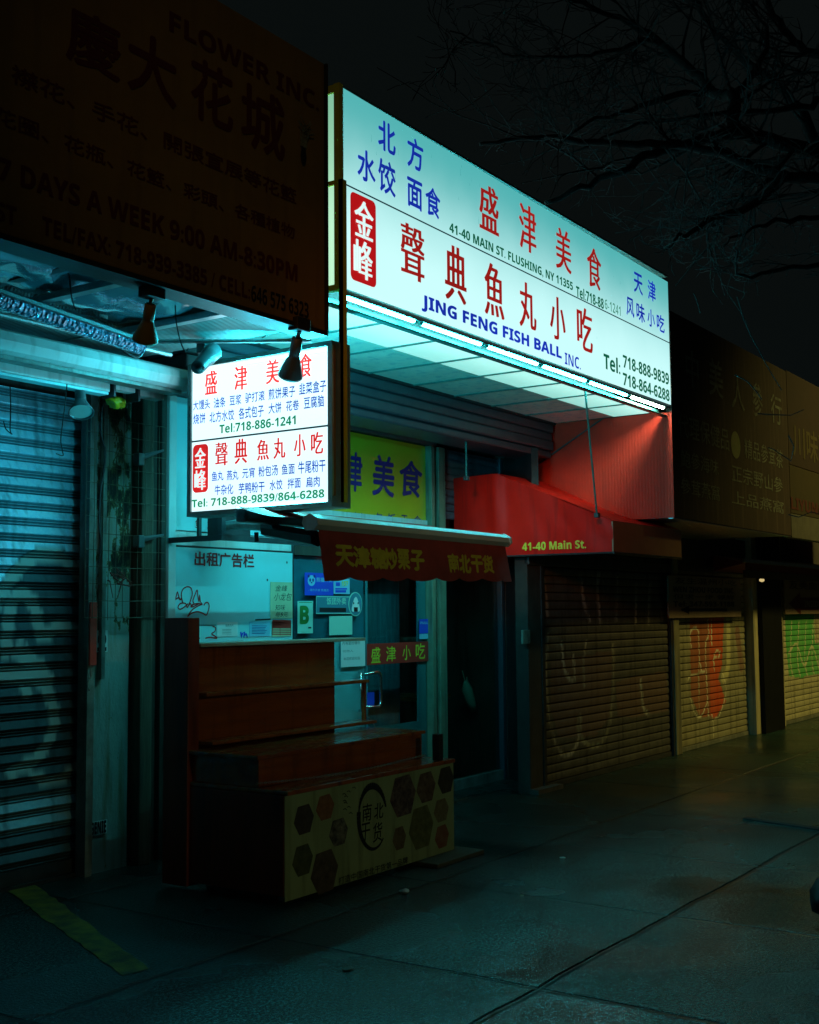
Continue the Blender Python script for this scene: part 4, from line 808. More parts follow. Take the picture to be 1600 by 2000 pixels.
t, y = poster('grade_card', 'white sanitary grade card with a green letter B on the glass', 581, 611, 1174, 1237, M['ltgreen'])
mb = MB(); text(mb, 'B', 'y', y, 585.5, 603.5, 1183, 1219, bold=.03, off=.001); stroke(mb, 'y', y, [(584, 1176.5), (609, 1176.5)], .005, .001); mb.build('grade_letter', M['greeni'], t)
mb = MB(); stroke(mb, 'y', y, [(602, 1226), (608, 1226)], .012, .001); mb.build('stamp', M['blacki'], t)
t, y = poster('delivery_sticker', 'bright blue delivery sticker with a round white emblem on the glass', 595, 651, 1119, 1163, M['blue'])
mb = MB(); text(mb, '熊猫外卖', 'y', y, 618, 649, 1128, 1137, bold=.015, off=.001); text(mb, '- 海外外卖 熊猫送 -', 'y', y, 602, 645, 1150, 1155, off=.001)
c = P(608.5, 1134, 'y', y); mb.quad(*[(c.x+.047*math.cos(t_), y-.001, c.z+.042*math.sin(t_)) for t_ in [6.283*i/20 for i in range(20)]]); mb.build('white_print', M['ltblue'], t)
mb = MB()
for dx, dz, r1, r2 in ((-.018, .004, .011, .014), (.018, .004, .011, .014), (0, -.016, .01, .006), (-.036, .034, .014, .012), (.036, .034, .014, .012)): mb.quad(*[(c.x+dx+r1*math.cos(t_), y-.0016, c.z+dz+r2*math.sin(t_)) for t_ in [6.283*i/12 for i in range(12)]])
mb.build('emblem_marks', M['bluei'], t)
t, y = poster('small_notice', 'pale printed notice partly behind the awning valance', 651.5, 683, 1130, 1160, M['ltblue'])
mb = MB()
for x0, x1, yy, w_ in ((656, 664, 1141, .03), (655, 678, 1150, .012), (655, 676, 1155, .02)): stroke(mb, 'y', y, [(x0, yy), (x1, yy)], w_, .001)
mb.build('blue_print', M['blue'], t); mb = MB(); text(mb, '157', 'y', y, 667, 680, 1135, 1144, off=.001, bold=.02); mb.build('yellow_print', M['yelli'], t)
t, y = poster('delivery_sticker', 'grey teal delivery sticker with a round rice ball emblem on the glass', 617, 688, 1164, 1199, M['teal'])
mb = MB(); text(mb, '饭团外卖', 'y', y, 638, 676, 1167, 1181, bold=.02, off=.001)
for pts in ([(618, 1165), (687, 1166), (687, 1198), (618, 1198), (618, 1165)],): stroke(mb, 'y', y, pts, .006, .001)
c = P(694.5, 1180, 'y', y-.004); RX, RZ = .092, .098
mb.build('pale_print', M['ltgreen'], t)
mb = MB(); stroke(mb, 'y', y, [(624, 1191), (676, 1191.5)], .034, .001); mb.build('dark_print', M['blacki'], t)
mb = MB(); mb.prism([(c.x+RX*math.cos(t_), y-.001, c.z+RZ*math.sin(t_)) for t_ in [6.283*i/28 for i in range(28)]], (0, -.003, 0)); mb.build('round_emblem', M['ltgreen'], t)
mb = MB(); mb.quad(*[(c.x+RX*.93*math.cos(t_), y-.0055, c.z+RZ*.93*math.sin(t_)) for t_ in [6.283*i/28 for i in range(28)]]); mb.build('emblem_ground', M['teal'], t)
mb = MB(); mb.quad(*[(c.x+sx_*.055, y-.007, c.z+sz_*.06) for sx_, sz_ in spline([(0, 1), (.35, .8), (.8, 0), (1, -.7), (.8, -1), (0, -1), (-.8, -1), (-1, -.7), (-.8, 0), (-.35, .8)], 3)]); mb.build('rice_ball_shape', M['paper'], t)
mb = MB(); mb.box((c.x-.025, y-.009, c.z-.06), (c.x+.025, y-.0075, c.z-.025))
for dx in (-.03, .03): mb.quad(*[(c.x+dx+.008*math.cos(t_), y-.0085, c.z+.008+.009*math.sin(t_)) for t_ in [6.283*i/10 for i in range(10)]])
mb.build('rice_ball_marks', M['blacki'], t)
poster('paper_sheet', 'blank pale green paper sheet inside the glass under the rice ball sticker', 643, 688, 1203, 1240, M['ltgreen'])
t, y = poster('paper_notice', 'white handwritten paper on the frosted lower glass left of the door', 666, 713, 1250, 1302, M['paper'])
mb = MB()
for s, xl, xr, yt, yb in (('内有监控请勿', 669, 703, 1253, 1259), ('切勿入', 669, 690, 1269, 1274), ('本店欢迎光临', 671, 703, 1283, 1289)): text(mb, s, 'y', y, xl, xr, yt, yb, off=.001)
mb.build('handwriting', M['grey'], t)
t, y = poster('door_banner', 'red banner with four yellow characters across the glass door', 716.5, 842, 1255, 1295, M['red2'], YR-.002)
mb = MB()
for s, xl, xr, yt, yb in (('盛', 725, 743, 1264, 1295), ('津', 754, 773, 1262, 1292), ('小', 786, 802, 1260, 1289), ('吃', 812, 830, 1256, 1287)): text(mb, s, 'y', y, xl, xr, yt, yb, off=.001, bold=.01)
mb.build('yellow_lettering', M['yelli'], t)
t, y = poster('door_sticker', 'blue pull sticker at the right edge of the glass door', 819, 840, 1209, 1237, M['blue'], YR-.002)
mb = MB(); text(mb, 'PULL', 'y', y, 821, 836, 1214, 1219, off=.001, bold=.02); mb.build('lettering', M['ltblue'], t)
poster('door_sticker', 'small pale blue sticker below the blue pull sticker on the door', 819, 838, 1238, 1248, M['ltblue'], YR-.002, cat='sticker')
poster('door_sticker', 'small blue and white sticker between the steel door handle bars', 717, 731, 1352, 1378, M['blue'], YR-.002, cat='sticker')

# ------------------------------------------------------------------ iron bracket frame and retractable awning
fa = thing('iron_frame', (5.76, 5.4, 2.1), 'dark angle iron frame projecting in front of the white board under the hanging sign', 'frame')
mb = MB(); mb.box((5.745, 5.385, 2.08), (5.775, 5.87, 2.115)).box((5.776, 5.385, 2.08), (7.1, 5.415, 2.115)); mb.build('rails', M['dark'], fa)
mb = MB(); mb.box((5.742, 5.382, 2.116), (5.778, 5.418, 2.32)).box((5.748, 5.59, 2.116), (5.772, 5.61, 2.5)); mb.build('uprights', M['dark'], fa)
ra = thing('retractable_awning', (6, 4.0, 1.8), 'maroon retractable awning with yellow lettering on its valance above the wooden cart', 'awning')
a, b = P(610, 1021, 'y', 4.0), P(984, 1057, 'y', 4.0)
tp = [(0, .045), (-.045, .02), (-.05, -.012), (-.02, -.036), (.03, -.036), (.05, .0), (.04, .03)]
MB().prism([(a.x, 4.0+dy, a.z+dz) for dy, dz in tp], (b.x-a.x, 0, b.z-a.z)).build('front_bar', mat('pale_front_bar', (.74, .82, .80), .35, .1, var=(.64, .72, .70), scale=5), ra, smooth=False)
for p_, o_ in ((a, -.02), (b, .001)): MB().prism([(p_.x+o_, 4.0+dy*1.1, p_.z+dz*1.1) for dy, dz in tp], (.019, 0, 0)).build('end_cap', M['white'], ra)
# fabric
mb = MB(); nx, ny = 14, 8
for j in range(ny+1):
    for i in range(nx+1):
        t_ = j/ny; mb.v.append(Vector((a.x+.02+(b.x-a.x-.04)*i/nx, 4.04+.53*t_, a.z+.04+.085*t_-.03*math.sin(math.pi*t_))))
mb.f += [[j*(nx+1)+i, j*(nx+1)+i+1, (j+1)*(nx+1)+i+1, (j+1)*(nx+1)+i] for j in range(ny) for i in range(nx)]
mb.build('canvas', mat('awning_canvas', (.42, .07, .045), .8, var=(.34, .055, .04), scale=6, bump=.2, bscale=200), ra, smooth=True)
# valance with wavy hem; slightly swinging
mb = MB(); nx, ny = 110, 6; hem0 = P(640, 1135, 'y', 3.95).z; hem1 = P(1000, 1136, 'y', 3.95).z
xa0, xb0 = a.x+.03, b.x-.01; xa1, xb1 = P(634, 1130, 'y', 3.95).x, P(1000, 1138, 'y', 3.95).x
def val(u, t_):
    top = (xa0+(xb0-xa0)*u, a.z-.03+(b.z-a.z)*u); sc_ = abs(math.sin(math.pi*(u*7.2+.15)))
    bot = (xa1+(xb1-xa1)*u, hem0+(hem1-hem0)*u+.022*(1-sc_**.7) if .02 < u < .93 else hem0+(hem1-hem0)*u)
    return Vector((top[0]+(bot[0]-top[0])*t_, 3.985-.035*t_+.012*math.sin(u*19)*t_, top[1]+(bot[1]-top[1])*t_))
for j in range(ny+1):
    for i in range(nx+1): mb.v.append(val(i/nx, j/ny))
mb.f += [[j*(nx+1)+i, j*(nx+1)+i+1, (j+1)*(nx+1)+i+1, (j+1)*(nx+1)+i] for j in range(ny) for i in range(nx)]
vl = mb.build('valance', M['maroon'], ra, smooth=True)
mb = MB()
def vtext(s, xl, xr, yt, yb, bold):
    p, q = P(xl, (yt+yb)/2, 'y', 3.965), P(xr, (yt+yb)/2, 'y', 3.965); xc = (xl+xr)/2; z1, z0 = P(xc, yt, 'y', 3.965).z, P(xc, yb, 'y', 3.965).z
    def pt(u, t_, e):
        x = p.x+(q.x-p.x)*u; z = z0+(z1-z0)*t_; uu = (x-xa0)/(xb0-xa0); tt = (a.z-.03+(b.z-a.z)*uu-z)/(a.z-.03-hem0); return (x, 3.985-.035*tt+.012*math.sin(uu*19)*tt-.004-e, z)
    lay(mb, s, bold, pt)
for i, (s, xl, xr, yt, yb) in enumerate((('天', 656, 692, 1064, 1107), ('津', 690, 722, 1066, 1110), ('糖', 722, 753, 1069, 1112), ('炒', 749, 777, 1070, 1113), ('栗', 777, 802, 1072, 1113), ('子', 803, 829, 1074, 1115),
                                         ('南', 874, 897, 1081, 1119), ('北', 897, 921, 1083, 1120), ('干', 921, 943, 1084, 1119), ('货', 942, 962, 1084, 1120))): vtext(s, xl, xr, yt, yb, .045)
mb.build('yellow_lettering', M['goldi'], vl)
# folding arm
mb = MB(); A = [P(x, y, 'y', yy) for x, y, yy in ((437, 1027, 5.6), (470, 1024, 5.2), (522, 1026, 4.75))]
mb.tube(A, [.03, .034, .036], 8); mb.build('arm', mat('arm_metal', (.22, .34, .34), .4, .4, var=(.12, .2, .2), scale=12), ra)
mb = MB(); B_ = [P(x, y, 'y', yy) for x, y, yy in ((520, 1035, 4.75), (620, 1052, 4.1))]; mb.tube(B_, [.042, .045], 6); mb.build('forearm', M['dark'], ra)
mb = MB(); c = P(501, 1048, 'y', 4.8); mb.tube([c+Vector((0, 0, .025)), c-Vector((0, 0, .035))], .013, 8); mb.cbox(A[2]+Vector((-.03, -.03, -.045)), A[2]+Vector((.03, .03, .045)), .008); mb.build('elbow_joint', M['lampg'], ra)
MB().cbox(P(437, 1048, 'y', 5.55), P(458, 1003, 'y', 5.7), .006).build('arm_bracket', M['black'], ra)
MB().cbox((5.08, 4.575, 2.12), (6.96, 4.66, 2.20), .02).build('rear_roller_case', M['lampg'], ra)

# ------------------------------------------------------------------ red awning at 41-40
aw = thing('red_awning', (10.1, 4.8, 2.09), 'bright red vinyl entrance awning with yellow street number on its side', 'awning')
XA, XA2, YA = 9.37, 10.90, 4.30
side = [(XA, YA, 2.092), (XA, YA, 2.362), (XA, 5.43, 2.848), (XA, 5.86, 2.835), (XA, 5.86, 2.10), (XA, 5.43, 2.10)]
n_ = 14
mb = MB()
# side panel with gentle fabric sag and the bulge of a frame hoop
g0 = 30
cols_ = []
for i in range(g0+1):
    y = YA+(5.885-YA)*i/g0; zt_ = 2.362+(2.848-2.362)*min(1, (y-YA)/(5.43-YA)) if y < 5.43 else 2.848-.013*(y-5.43)/.43; cols_.append((y, zt_))
for j in range(7):
    for y, zt_ in cols_:
        t_ = j/6; bul = .03*math.exp(-((y-5.43)/.05)**2) - .018*math.sin(math.pi*t_)*math.sin(math.pi*min(1, (y-YA)/(5.43-YA)))
        bul += .006*math.sin(y*11+t_*4)*t_*(1-t_)*4+.004*math.sin(y*23-t_*7); mb.v.append(Vector((XA-bul, y, 2.095+(zt_-2.095)*t_+.006*math.sin(y*8)*(1-t_))))
mb.f += [[j*(g0+1)+i, j*(g0+1)+i+1, (j+1)*(g0+1)+i+1, (j+1)*(g0+1)+i] for j in range(6) for i in range(g0)]
sp = mb.build('side_panel', M['red'], aw, smooth=True)
mb = MB(); nx, ny = 12, 10
for j in range(ny+1):
    for i in range(nx+1): t_ = j/ny; mb.v.append(Vector((XA+(XA2-XA)*i/nx, YA+(5.43-YA)*t_, 2.364+(2.85-2.364)*t_+.008*math.sin(i*1.3+j*.6)*math.sin(math.pi*t_)-.02*math.sin(math.pi*t_)*math.sin(math.pi*i/nx))))
mb.f += [[j*(nx+1)+i, j*(nx+1)+i+1, (j+1)*(nx+1)+i+1, (j+1)*(nx+1)+i] for j in range(ny) for i in range(nx)]
mb.quad((XA, 5.43, 2.85), (10.2, 5.43, 2.85), (10.2, 5.86, 2.836), (XA, 5.86, 2.836)); mb.build('roof_panel', M['red'], aw, smooth=True)
MB().box((XA+.002, YA-.002, 2.092), (XA2, YA+.01, 2.36)).build('front_valance', mat('faded_awning_front', (.34, .17, .11), .7, var=(.42, .22, .14), scale=5, bump=.2, bscale=30), aw)
MB().tube([(XA, YA, 2.094), (XA2, YA, 2.094)], .011, 6).tube([(XA, YA, 2.094), (XA, 5.86, 2.098)], .009, 6).build('frame_pipe', M['dark'], aw)
mb = MB(); text(mb, '41-40 Main St.', 'x', XA, 1020.5, 1145.5, 1056.5, 1073.5, bold=.02, off=.006); mb.build('yellow_number', M['yelli'], sp)

# ------------------------------------------------------------------ wooden vendor cart
ct = thing('vendor_cart', (6, 4.8, 0), 'red brown wooden vending cart with shelves and printed food panel standing on the pavement', 'cart')
CX0, CX1, CY0, CY1 = 5.165, 6.895, 4.37, 5.10
MB().cbox((CX0, CY0, .055), (CX1, CY1, .60), .004).build('cabinet', M['lamd'], ct)
MB().cbox((CX0-.0, CY0-.03, .602), (CX1, CY1, .628), .006).build('ledge', M['lam'], ct)
MB().cbox((CX0+.02, 4.57, .629), (CX1-.06, CY1, .785), .004).build('upper_box', M['lam'], ct)
MB().cbox((CX0-.01, 4.55, .786), (CX1-.04, CY1+.02, .808), .005).build('counter_top', M['lam'], ct)
MB().cbox((CX0-.02, 5.085, .03), (CX0+.075, 5.285, 1.582), .006).build('tall_side_post', M['lamd'], ct)
MB().cbox((CX0+.08, 5.14, .80), (6.615, 5.17, 1.405), .004).build('back_board', M['lam'], ct)
MB().cbox((CX0+.08, 5.08, 1.406), (6.90, 5.26, 1.428), .004).build('top_shelf', mat('pale_shelf_edge', (.50, .42, .30), .5, var=(.42, .34, .22)), ct)
MB().cbox((CX0+.08, 5.03, 1.115), (6.87, 5.139, 1.137), .004).build('middle_shelf', M['lam'], ct)
MB().cbox((CX0+.08, 4.98, .835), (6.89, 5.139, .855), .004).build('low_shelf', M['lam'], ct)
MB().cbox((6.835, 5.05, .856), (6.86, 5.075, 1.114), .003).build('shelf_upright', M['lam'], ct)
MB().cbox((6.735, CY0-.002, .629), (6.79, CY0+.05, .80), .004).build('corner_stub', M['black'], ct)
for x, y in ((CX0+.1, CY0+.09), (CX1-.1, CY0+.07), (CX0+.1, CY1-.09), (CX1-.1, CY1-.09)):
    MB().lathe((x-.012, y, .028), (x+.012, y, .028), [(0, .001), (0, .026), (.1, .028), (.9, .028), (1, .026), (1, .001)], 14).build('caster_wheel', M['alu'], ct, smooth=True)
YP = CY0-.006
pn = MB().box((CX0+.003, YP, .03), (CX1+.01, YP+.005, .60)).build('printed_panel', mat('printed_banner', (.38, .43, .23), .5, var=(.31, .35, .19), scale=4, bump=.12, bscale=7, streak=(.22, .24, .13)), ct)
Q = lambda x, y: (540+x/4.2105, 1440+y/4.2105)
foods = [((225, 675), 82, 128, (.05, .03, .03), (.10, .07, .06)), ((400, 575), 75, 110, (.22, .07, .03), (.34, .14, .06)), ((510, 780), 78, 118, (.03, .02, .02), (.28, .24, .18)), ((215, 1010), 85, 135, (.06, .06, .03), (.12, .12, .05)), ((395, 1105), 112, 185, (.06, .035, .025), (.14, .09, .06)),
         ((1040, 480), 105, 178, (.05, .02, .03), (.22, .14, .12)), ((1230, 410), 78, 132, (.08, .03, .02), (.22, .14, .10)), ((1392, 350), 66, 115, (.04, .025, .02), (.09, .07, .05)), ((1355, 600), 62, 100, (.16, .10, .05), (.26, .22, .12)), ((1190, 740), 100, 185, (.10, .09, .03), (.20, .19, .07)), ((1010, 830), 55, 100, (.12, .07, .03), (.20, .14, .08)), ((1360, 815), 58, 100, (.22, .06, .03), (.30, .14, .08))]
for (zx, zy), rx, rz, c1, c2 in foods:
    c = P(*Q(zx, zy), 'y', YP); e1 = P(*Q(zx+rx, zy), 'y', YP).x-c.x; e2 = c.z-P(*Q(zx, zy+rz), 'y', YP).z
    m = mat('food_print', c1, .5, var=c2, scale=26)
    MB().quad(*[(c.x+e1*dx, YP-.0015, c.z+e2*dz) for dx, dz in ((.5, .95), (1, .1), (.62, -.9), (-.45, -.95), (-1, -.12), (-.6, .88))]).build('food_picture', m, pn)
mb = MB()   # brush ring
ring = [(790+115*math.cos(t_)*1.0, 660+260*math.sin(t_)) for t_ in [R(-20-300*i/40) for i in range(41)]]
for i in range(40):
    wd = .012+.055*math.sin(math.pi*min(1, (i+2)/22)) if i < 20 else .055*max(0, 1-(i-18)/22)+.014
    stroke(mb, 'y', YP, [Q(*ring[i]), Q(*ring[i+1])], wd*.62, .0015)
mb.build('brush_ring', M['blacki'], pn)
mb = MB()
for s, xl, xr, yt, yb in (('南', 703, 778, 545, 690), ('北', 800, 875, 540, 670), ('干', 690, 765, 705, 850), ('货', 790, 865, 700, 860)):
    p, q = Q(xl, yt), Q(xr, yb); text(mb, s, 'y', YP, p[0], q[0], p[1], q[1], off=.0015, shear=.08, bold=.006)
p, q = Q(510, 1100), Q(1080, 1190); text(mb, '打造中国南北干货第一品牌', 'y', YP, p[0], q[0], p[1]+12, q[1]+6, 'L', off=.0015, bold=.01)
mb.build('brush_lettering', M['blacki'], pn)
mb = MB()
for i in range(9): a_ = Q(560+random.uniform(-20, 80), 420+i*25+random.uniform(-8, 8)); stroke(mb, 'y', YP, [a_, (a_[0]+4, a_[1]-2), (a_[0]+7, a_[1]+1)], .005, .0015)
mb.build('bird_marks', M['blacki'], pn)
# chain along the counter
ch = MB(); c0, c1 = P(500, 1531, 'y', CY0+.03), P(832, 1474, 'y', CY0+.03); nl = 95
pts = []
for i in range(nl+1): t_ = i/nl; p = c0.lerp(c1, t_); p = Vector((p.x, p.y+.0, p.z-.025*math.sin(math.pi*t_))); pts.append(p)
for i in range(nl):
    p, q = pts[i], pts[i+1]; d = (q-p); u = d.normalized(); v_ = Vector((0, 1, 0)) if i % 2 else Vector((0, 0, 1)); c = (p+q)/2; L = d.length*.72
    ring_ = [c+u*L*math.cos(t_)+v_*.0055*math.sin(t_) for t_ in [6.283*k/8 for k in range(9)]]; ch.tube(ring_, .0019, 4, False)
tag(ch.build('chain', M['chain']), 'thin steel chain hung along the front of the wooden cart counter', 'chain')
pk = MB().cbox((6.45, 4.20, .0), (7.02, 4.52, .028), .006); tag(pk.build('plank', M['ped']), 'dark wooden plank on the pavement under the right end of the cart', 'plank')

# ------------------------------------------------------------------ right side: pier, shutters, signs
YW = 5.23
rb2 = thing('corner_building', (14, 8, 0), 'dark single storey building holding the three graffiti shutters at right', 'building')
MB().box((10.27, YW+.12, 0), (40, 12, 4.3)).build('wall', M['wall'], rb2)
MB().cbox((9.50, YW-.03, 0), (9.745, YW+.10, 2.62), .01).build('dark_pier', mat('pier_paint', (.022, .02, .018), .7, var=(.05, .045, .038), scale=6, bump=.25, streak=(.02, .02, .02)), rb2)
MB().cbox((12.82, YW-.06, 0), (12.99, YW+.10, 3.3), .01).build('jamb_post', mat('olive_jamb', (.17, .16, .10), .7, var=(.24, .23, .15), scale=6, bump=.2, streak=(.08, .08, .06)), rb2)
MB().cbox((15.42, YW-.10, 0), (15.72, YW+.11, 2.9), .01).cbox((16.46, YW-.06, 0), (16.78, YW+.11, 2.9), .01).build('pillar', M['pillar'], rb2)
MB().cbox((15.60, YW-.16, 0), (16.42, YW-.101, 2.9), .006).box((15.725, YW-.1, 0), (16.455, YW+.11, 2.9)).build('black_pillar_face', mat('black_tile', (.003, .004, .006), .6, var=(.006, .007, .008), scale=8, spec=.2), rb2)
MB().cbox((9.50, YW-.05, 2.02), (12.98, YW+.0, 2.12), .01).box((12.99, YW-.02, 2.06), (16.9, YW+.04, 2.5)).build('shutter_hood', M['dark'], rb2)
MB().box((9.48, YW-.12, 0), (9.95, YW-.031, .04)).build('kerb_stone', M['wall'], rb2)
mb = MB(); a, b = P(1018, 1258, 'y', YW-.03), P(1032, 1230, 'y', YW-.03); mb.cbox((a.x, YW-.05, a.z), (b.x, YW-.031, b.z), .004); mb.build('torn_sticker', M['fade'], rb2)
LW = (.62, .60, .54)
def lineset(defs, Y): return [(XZ(spline(p, 5), Y), wd, c) for p, wd, c in defs]
la = lineset([
    ([(1068, 1240), (1066, 1330), (1075, 1420), (1090, 1465), (1110, 1475), (1128, 1445), (1132, 1400)], .035, LW), ([(1130, 1400), (1128, 1425), (1140, 1450), (1165, 1455), (1185, 1430), (1195, 1370), (1198, 1300), (1195, 1260)], .04, (.42, .42, .30)),
    ([(1095, 1255), (1102, 1310), (1120, 1330), (1118, 1280)], .03, LW), ([(1140, 1340), (1138, 1290), (1144, 1250)], .025, LW), ([(1060, 1130), (1068, 1200)], .05, LW), ([(1132, 1125), (1140, 1180), (1150, 1210)], .045, LW), ([(1168, 1120), (1165, 1160), (1172, 1215)], .05, LW), ([(1205, 1130), (1202, 1210)], .045, LW), ([(1242, 1140), (1240, 1215)], .04, LW), ([(1268, 1145), (1266, 1215)], .05, LW), ([(1290, 1180), (1292, 1210)], .04, LW),
    ([(1250, 1330), (1255, 1380), (1265, 1395)], .035, LW)], YW)
pa = [(XZ(p, YW), c) for p, c in (([(1075, 1290), (1195, 1270), (1190, 1400), (1160, 1440), (1090, 1440), (1072, 1380)], (.17, .09, .08)), ([(1200, 1330), (1300, 1310), (1305, 1390), (1245, 1400), (1205, 1400)], (.17, .08, .06)))]
def mk(ls_, ps_, soft=.6, la_=.95):
    def paint(x, z):
        row = int(z/.0785); worn = .55+.45*math.sin(row*12.9898+int(x*9)*78.233+math.sin(x*31)*2)
        for pts, wd, c in ls_:
            if la_ < .9: wd = wd*1.7
            d = seg_d(x, z, pts)
            if d < wd/2: return (*c, la_*(worn if la_ < .9 else .75+.25*worn)*min(1, (wd/2-d)/(wd*.18)))
        for poly, c in ps_:
            if inside(x, z, poly): return (*c, soft*(.85+.15*worn))
    return paint
s1 = thing('roller_shutter', (11.3, YW, 0), 'wide dull roller shutter with faint rounded white graffiti under the red awning', 'shutter')
m_s1 = paintmat('dull_slats', (.075, .072, .066), .5, .25, (.13, .125, .11), 7)
shutter(s1, YW, 9.79, 12.78, .05, 2.35, .0785, CURV, m_s1, mk(la, pa, .5, .62), .02, groove_tone=lambda f: .75 if f < .07 or f > .93 else 0, seed=3)
MB().cbox((9.79, YW-.02, 0), (12.78, YW+.02, .05), .006).build('bottom_bar', M['dark'], s1)
MB().box((9.746, YW-.04, 0), (9.80, YW-.015, 2.3)).build('guide_rail', M['black'], s1)
MB().box((12.775, YW-.045, 0), (12.819, YW-.02, 2.3)).build('guide_rail', M['black'], s1)
OR = (.62, .07, .015)
lb2 = lineset([([(1352, 1450-185), (1350, 1235), (1358, 1228), (1366, 1235), (1368, 1290), (1374, 1315)], .024, (.80, .78, .62)), ([(1384, 1210), (1386, 1240), (1380, 1260), (1382, 1330), (1386, 1400)], .024, (.80, .78, .62)), ([(1391, 1210), (1392, 1260)], .024, (.80, .78, .62)), ([(1396, 1290), (1400, 1272), (1408, 1275), (1404, 1285), (1396, 1285), (1397, 1310)], .024, (.80, .78, .62)), ([(1345, 1330), (1352, 1320), (1378, 1312)], .024, (.80, .78, .62)), ([(1350, 1362), (1360, 1395), (1372, 1398), (1384, 1370)], .024, (.80, .78, .62)), ([(1392, 1395), (1396, 1420), (1394, 1455)], .024, (.80, .78, .62)), ([(1412, 1310), (1420, 1350), (1408, 1395), (1398, 1405)], .024, (.80, .78, .62)), ([(1424, 1208), (1424, 1300), (1414, 1325)], .16, (.55, .52, .28)), ([(1442, 1235), (1450, 1300)], .22, (.22, .12, .10)),
     ([(1340, 1220), (1345, 1390)], .02, (.55, .5, .36)), ([(1366, 1300), (1368, 1400)], .022, (.55, .5, .36))], YW)
pb2 = [(XZ(p, YW), c) for p, c in (([(1352, 1205), (1416, 1205), (1412, 1300), (1405, 1325), (1420, 1370), (1398, 1405), (1390, 1400), (1386, 1205)], OR), ([(1348, 1205), (1390, 1205), (1390, 1400), (1368, 1400), (1352, 1360)], (.36, .10, .05)))]
s2 = thing('roller_shutter', (14.2, YW, 0), 'warm lit roller shutter with dripping orange graffiti below the tan arrow board', 'shutter')
m_s2 = paintmat('ochre_slats', (.30, .28, .17), .5, .1, (.38, .36, .24), 5)
shutter(s2, YW+.02, 13.02, 15.40, .05, 2.3, .0785, CURV, m_s2, mk(lb2, pb2, .9), .016, groove_tone=lambda f: .55 if f < .07 or f > .93 else 0, seed=4)
MB().cbox((13.02, YW, 0), (15.40, YW+.04, .05), .006).build('bottom_bar', M['grey'], s2)
MB().box((12.992, YW-.02, 0), (13.04, YW-.0, 2.3)).build('guide_rail', M['grey'], s2)
GR = (.04, .42, .10)
lc = lineset([([(1545+14*i, 1215), (1543+14*i, 1290), (1548+14*i, 1320)], .03, (.60, .60, .45)) for i in range(5)] + [([(1540, 1275), (1555, 1258), (1570, 1300), (1585, 1262), (1600, 1310)], .035, (.6, .6, .45)), ([(1548, 1350), (1600, 1330)], .04, (.36, .34, .20)), ([(1552, 1392), (1600, 1368)], .04, (.36, .34, .20))], YW)
pc = [(XZ(p, YW), GR) for p in ([(1532, 1198), (1588, 1198), (1590, 1255), (1610, 1255), (1610, 1315), (1560, 1325), (1540, 1320), (1534, 1260)],)]
s3 = thing('roller_shutter', (18, YW, 0), 'pale roller shutter with bright green graffiti at the right edge', 'shutter')
shutter(s3, YW, 16.80, 19.6, .05, 2.3, .0785, CURV, paintmat('pale_slats', (.52, .49, .32), .5, .1, (.60, .57, .40), 5), mk(lc, pc, .9), .02, groove_tone=lambda f: .5 if f < .07 or f > .93 else 0, seed=5)
MB().cbox((16.8, YW-.02, 0), (19.6, YW+.02, .05), .006).build('bottom_bar', M['grey'], s3)
# notice boards
def board(label, xl, xr, yt, yb, Y):
    a, b = P(xl, (yt+yb)/2, 'y', Y), P(xr, (yt+yb)/2, 'y', Y); z1 = P((xl+xr)/2, yt, 'y', Y).z; z0 = P((xl+xr)/2, yb, 'y', Y).z
    t = thing('notice_board', (a.x, Y, z0), label, 'sign'); MB().cbox((a.x, Y, z0), (b.x, Y+.02, z1), .003).build('board_panel', M['board2'], t); return t
t = board('tan food company notice board with a black arrow, fixed over the orange graffiti shutter', 1306, 1447, 1127, 1206, 5.14)
mb = MB()
for s, xl, xr, yt, yb, bo in (('友生温州小吃', 1318, 1438, 1130, 1142, .01), ('WEN ZHOU FOOD INC.', 1314, 1434, 1147, 1158, .02), ('但求一步 领鲜', 1315, 1434, 1161, 1171, .01), ('Tel: 347-593-1188', 1315, 1434, 1174, 1185, .02)): text(mb, s, 'y', 5.14, xl, xr, yt, yb, bold=bo)
stroke(mb, 'y', 5.14, [(1340, 1191), (1420, 1191)], .035); stroke(mb, 'y', 5.14, [(1331, 1191), (1336, 1191)], .03)
a = P(1330, 1191, 'y', 5.137); mb.quad((a.x, 5.137, a.z), (a.x+.25, 5.137, a.z+.05), (a.x+.25, 5.137, a.z-.05)); mb.build('lettering', M['blacki'], t)
t = board('tan notice board with a dark red arrow over the green graffiti shutter', 1533, 1625, 1128, 1199, 5.12)
mb = MB(); text(mb, '友美面馆', 'y', 5.12, 1541, 1612, 1133, 1152, bold=.01); mb.build('lettering', M['blacki'], t)
mb = MB(); a = P(1541, 1179, 'y', 5.117); mb.quad((a.x, 5.117, a.z), (a.x+.55, 5.117, a.z+.16), (a.x+.55, 5.117, a.z+.09), (a.x+2.2, 5.117, a.z+.09), (a.x+2.2, 5.117, a.z-.09), (a.x+.55, 5.117, a.z-.09), (a.x+.55, 5.117, a.z-.16)); ar = mb.build('arrow', M['ink'], t)
mb = MB(); text(mb, 'INSIDE', 'y', 5.114, 1571, 1602, 1173, 1186, bold=.01); mb.build('arrow_lettering', M['board2'], ar)

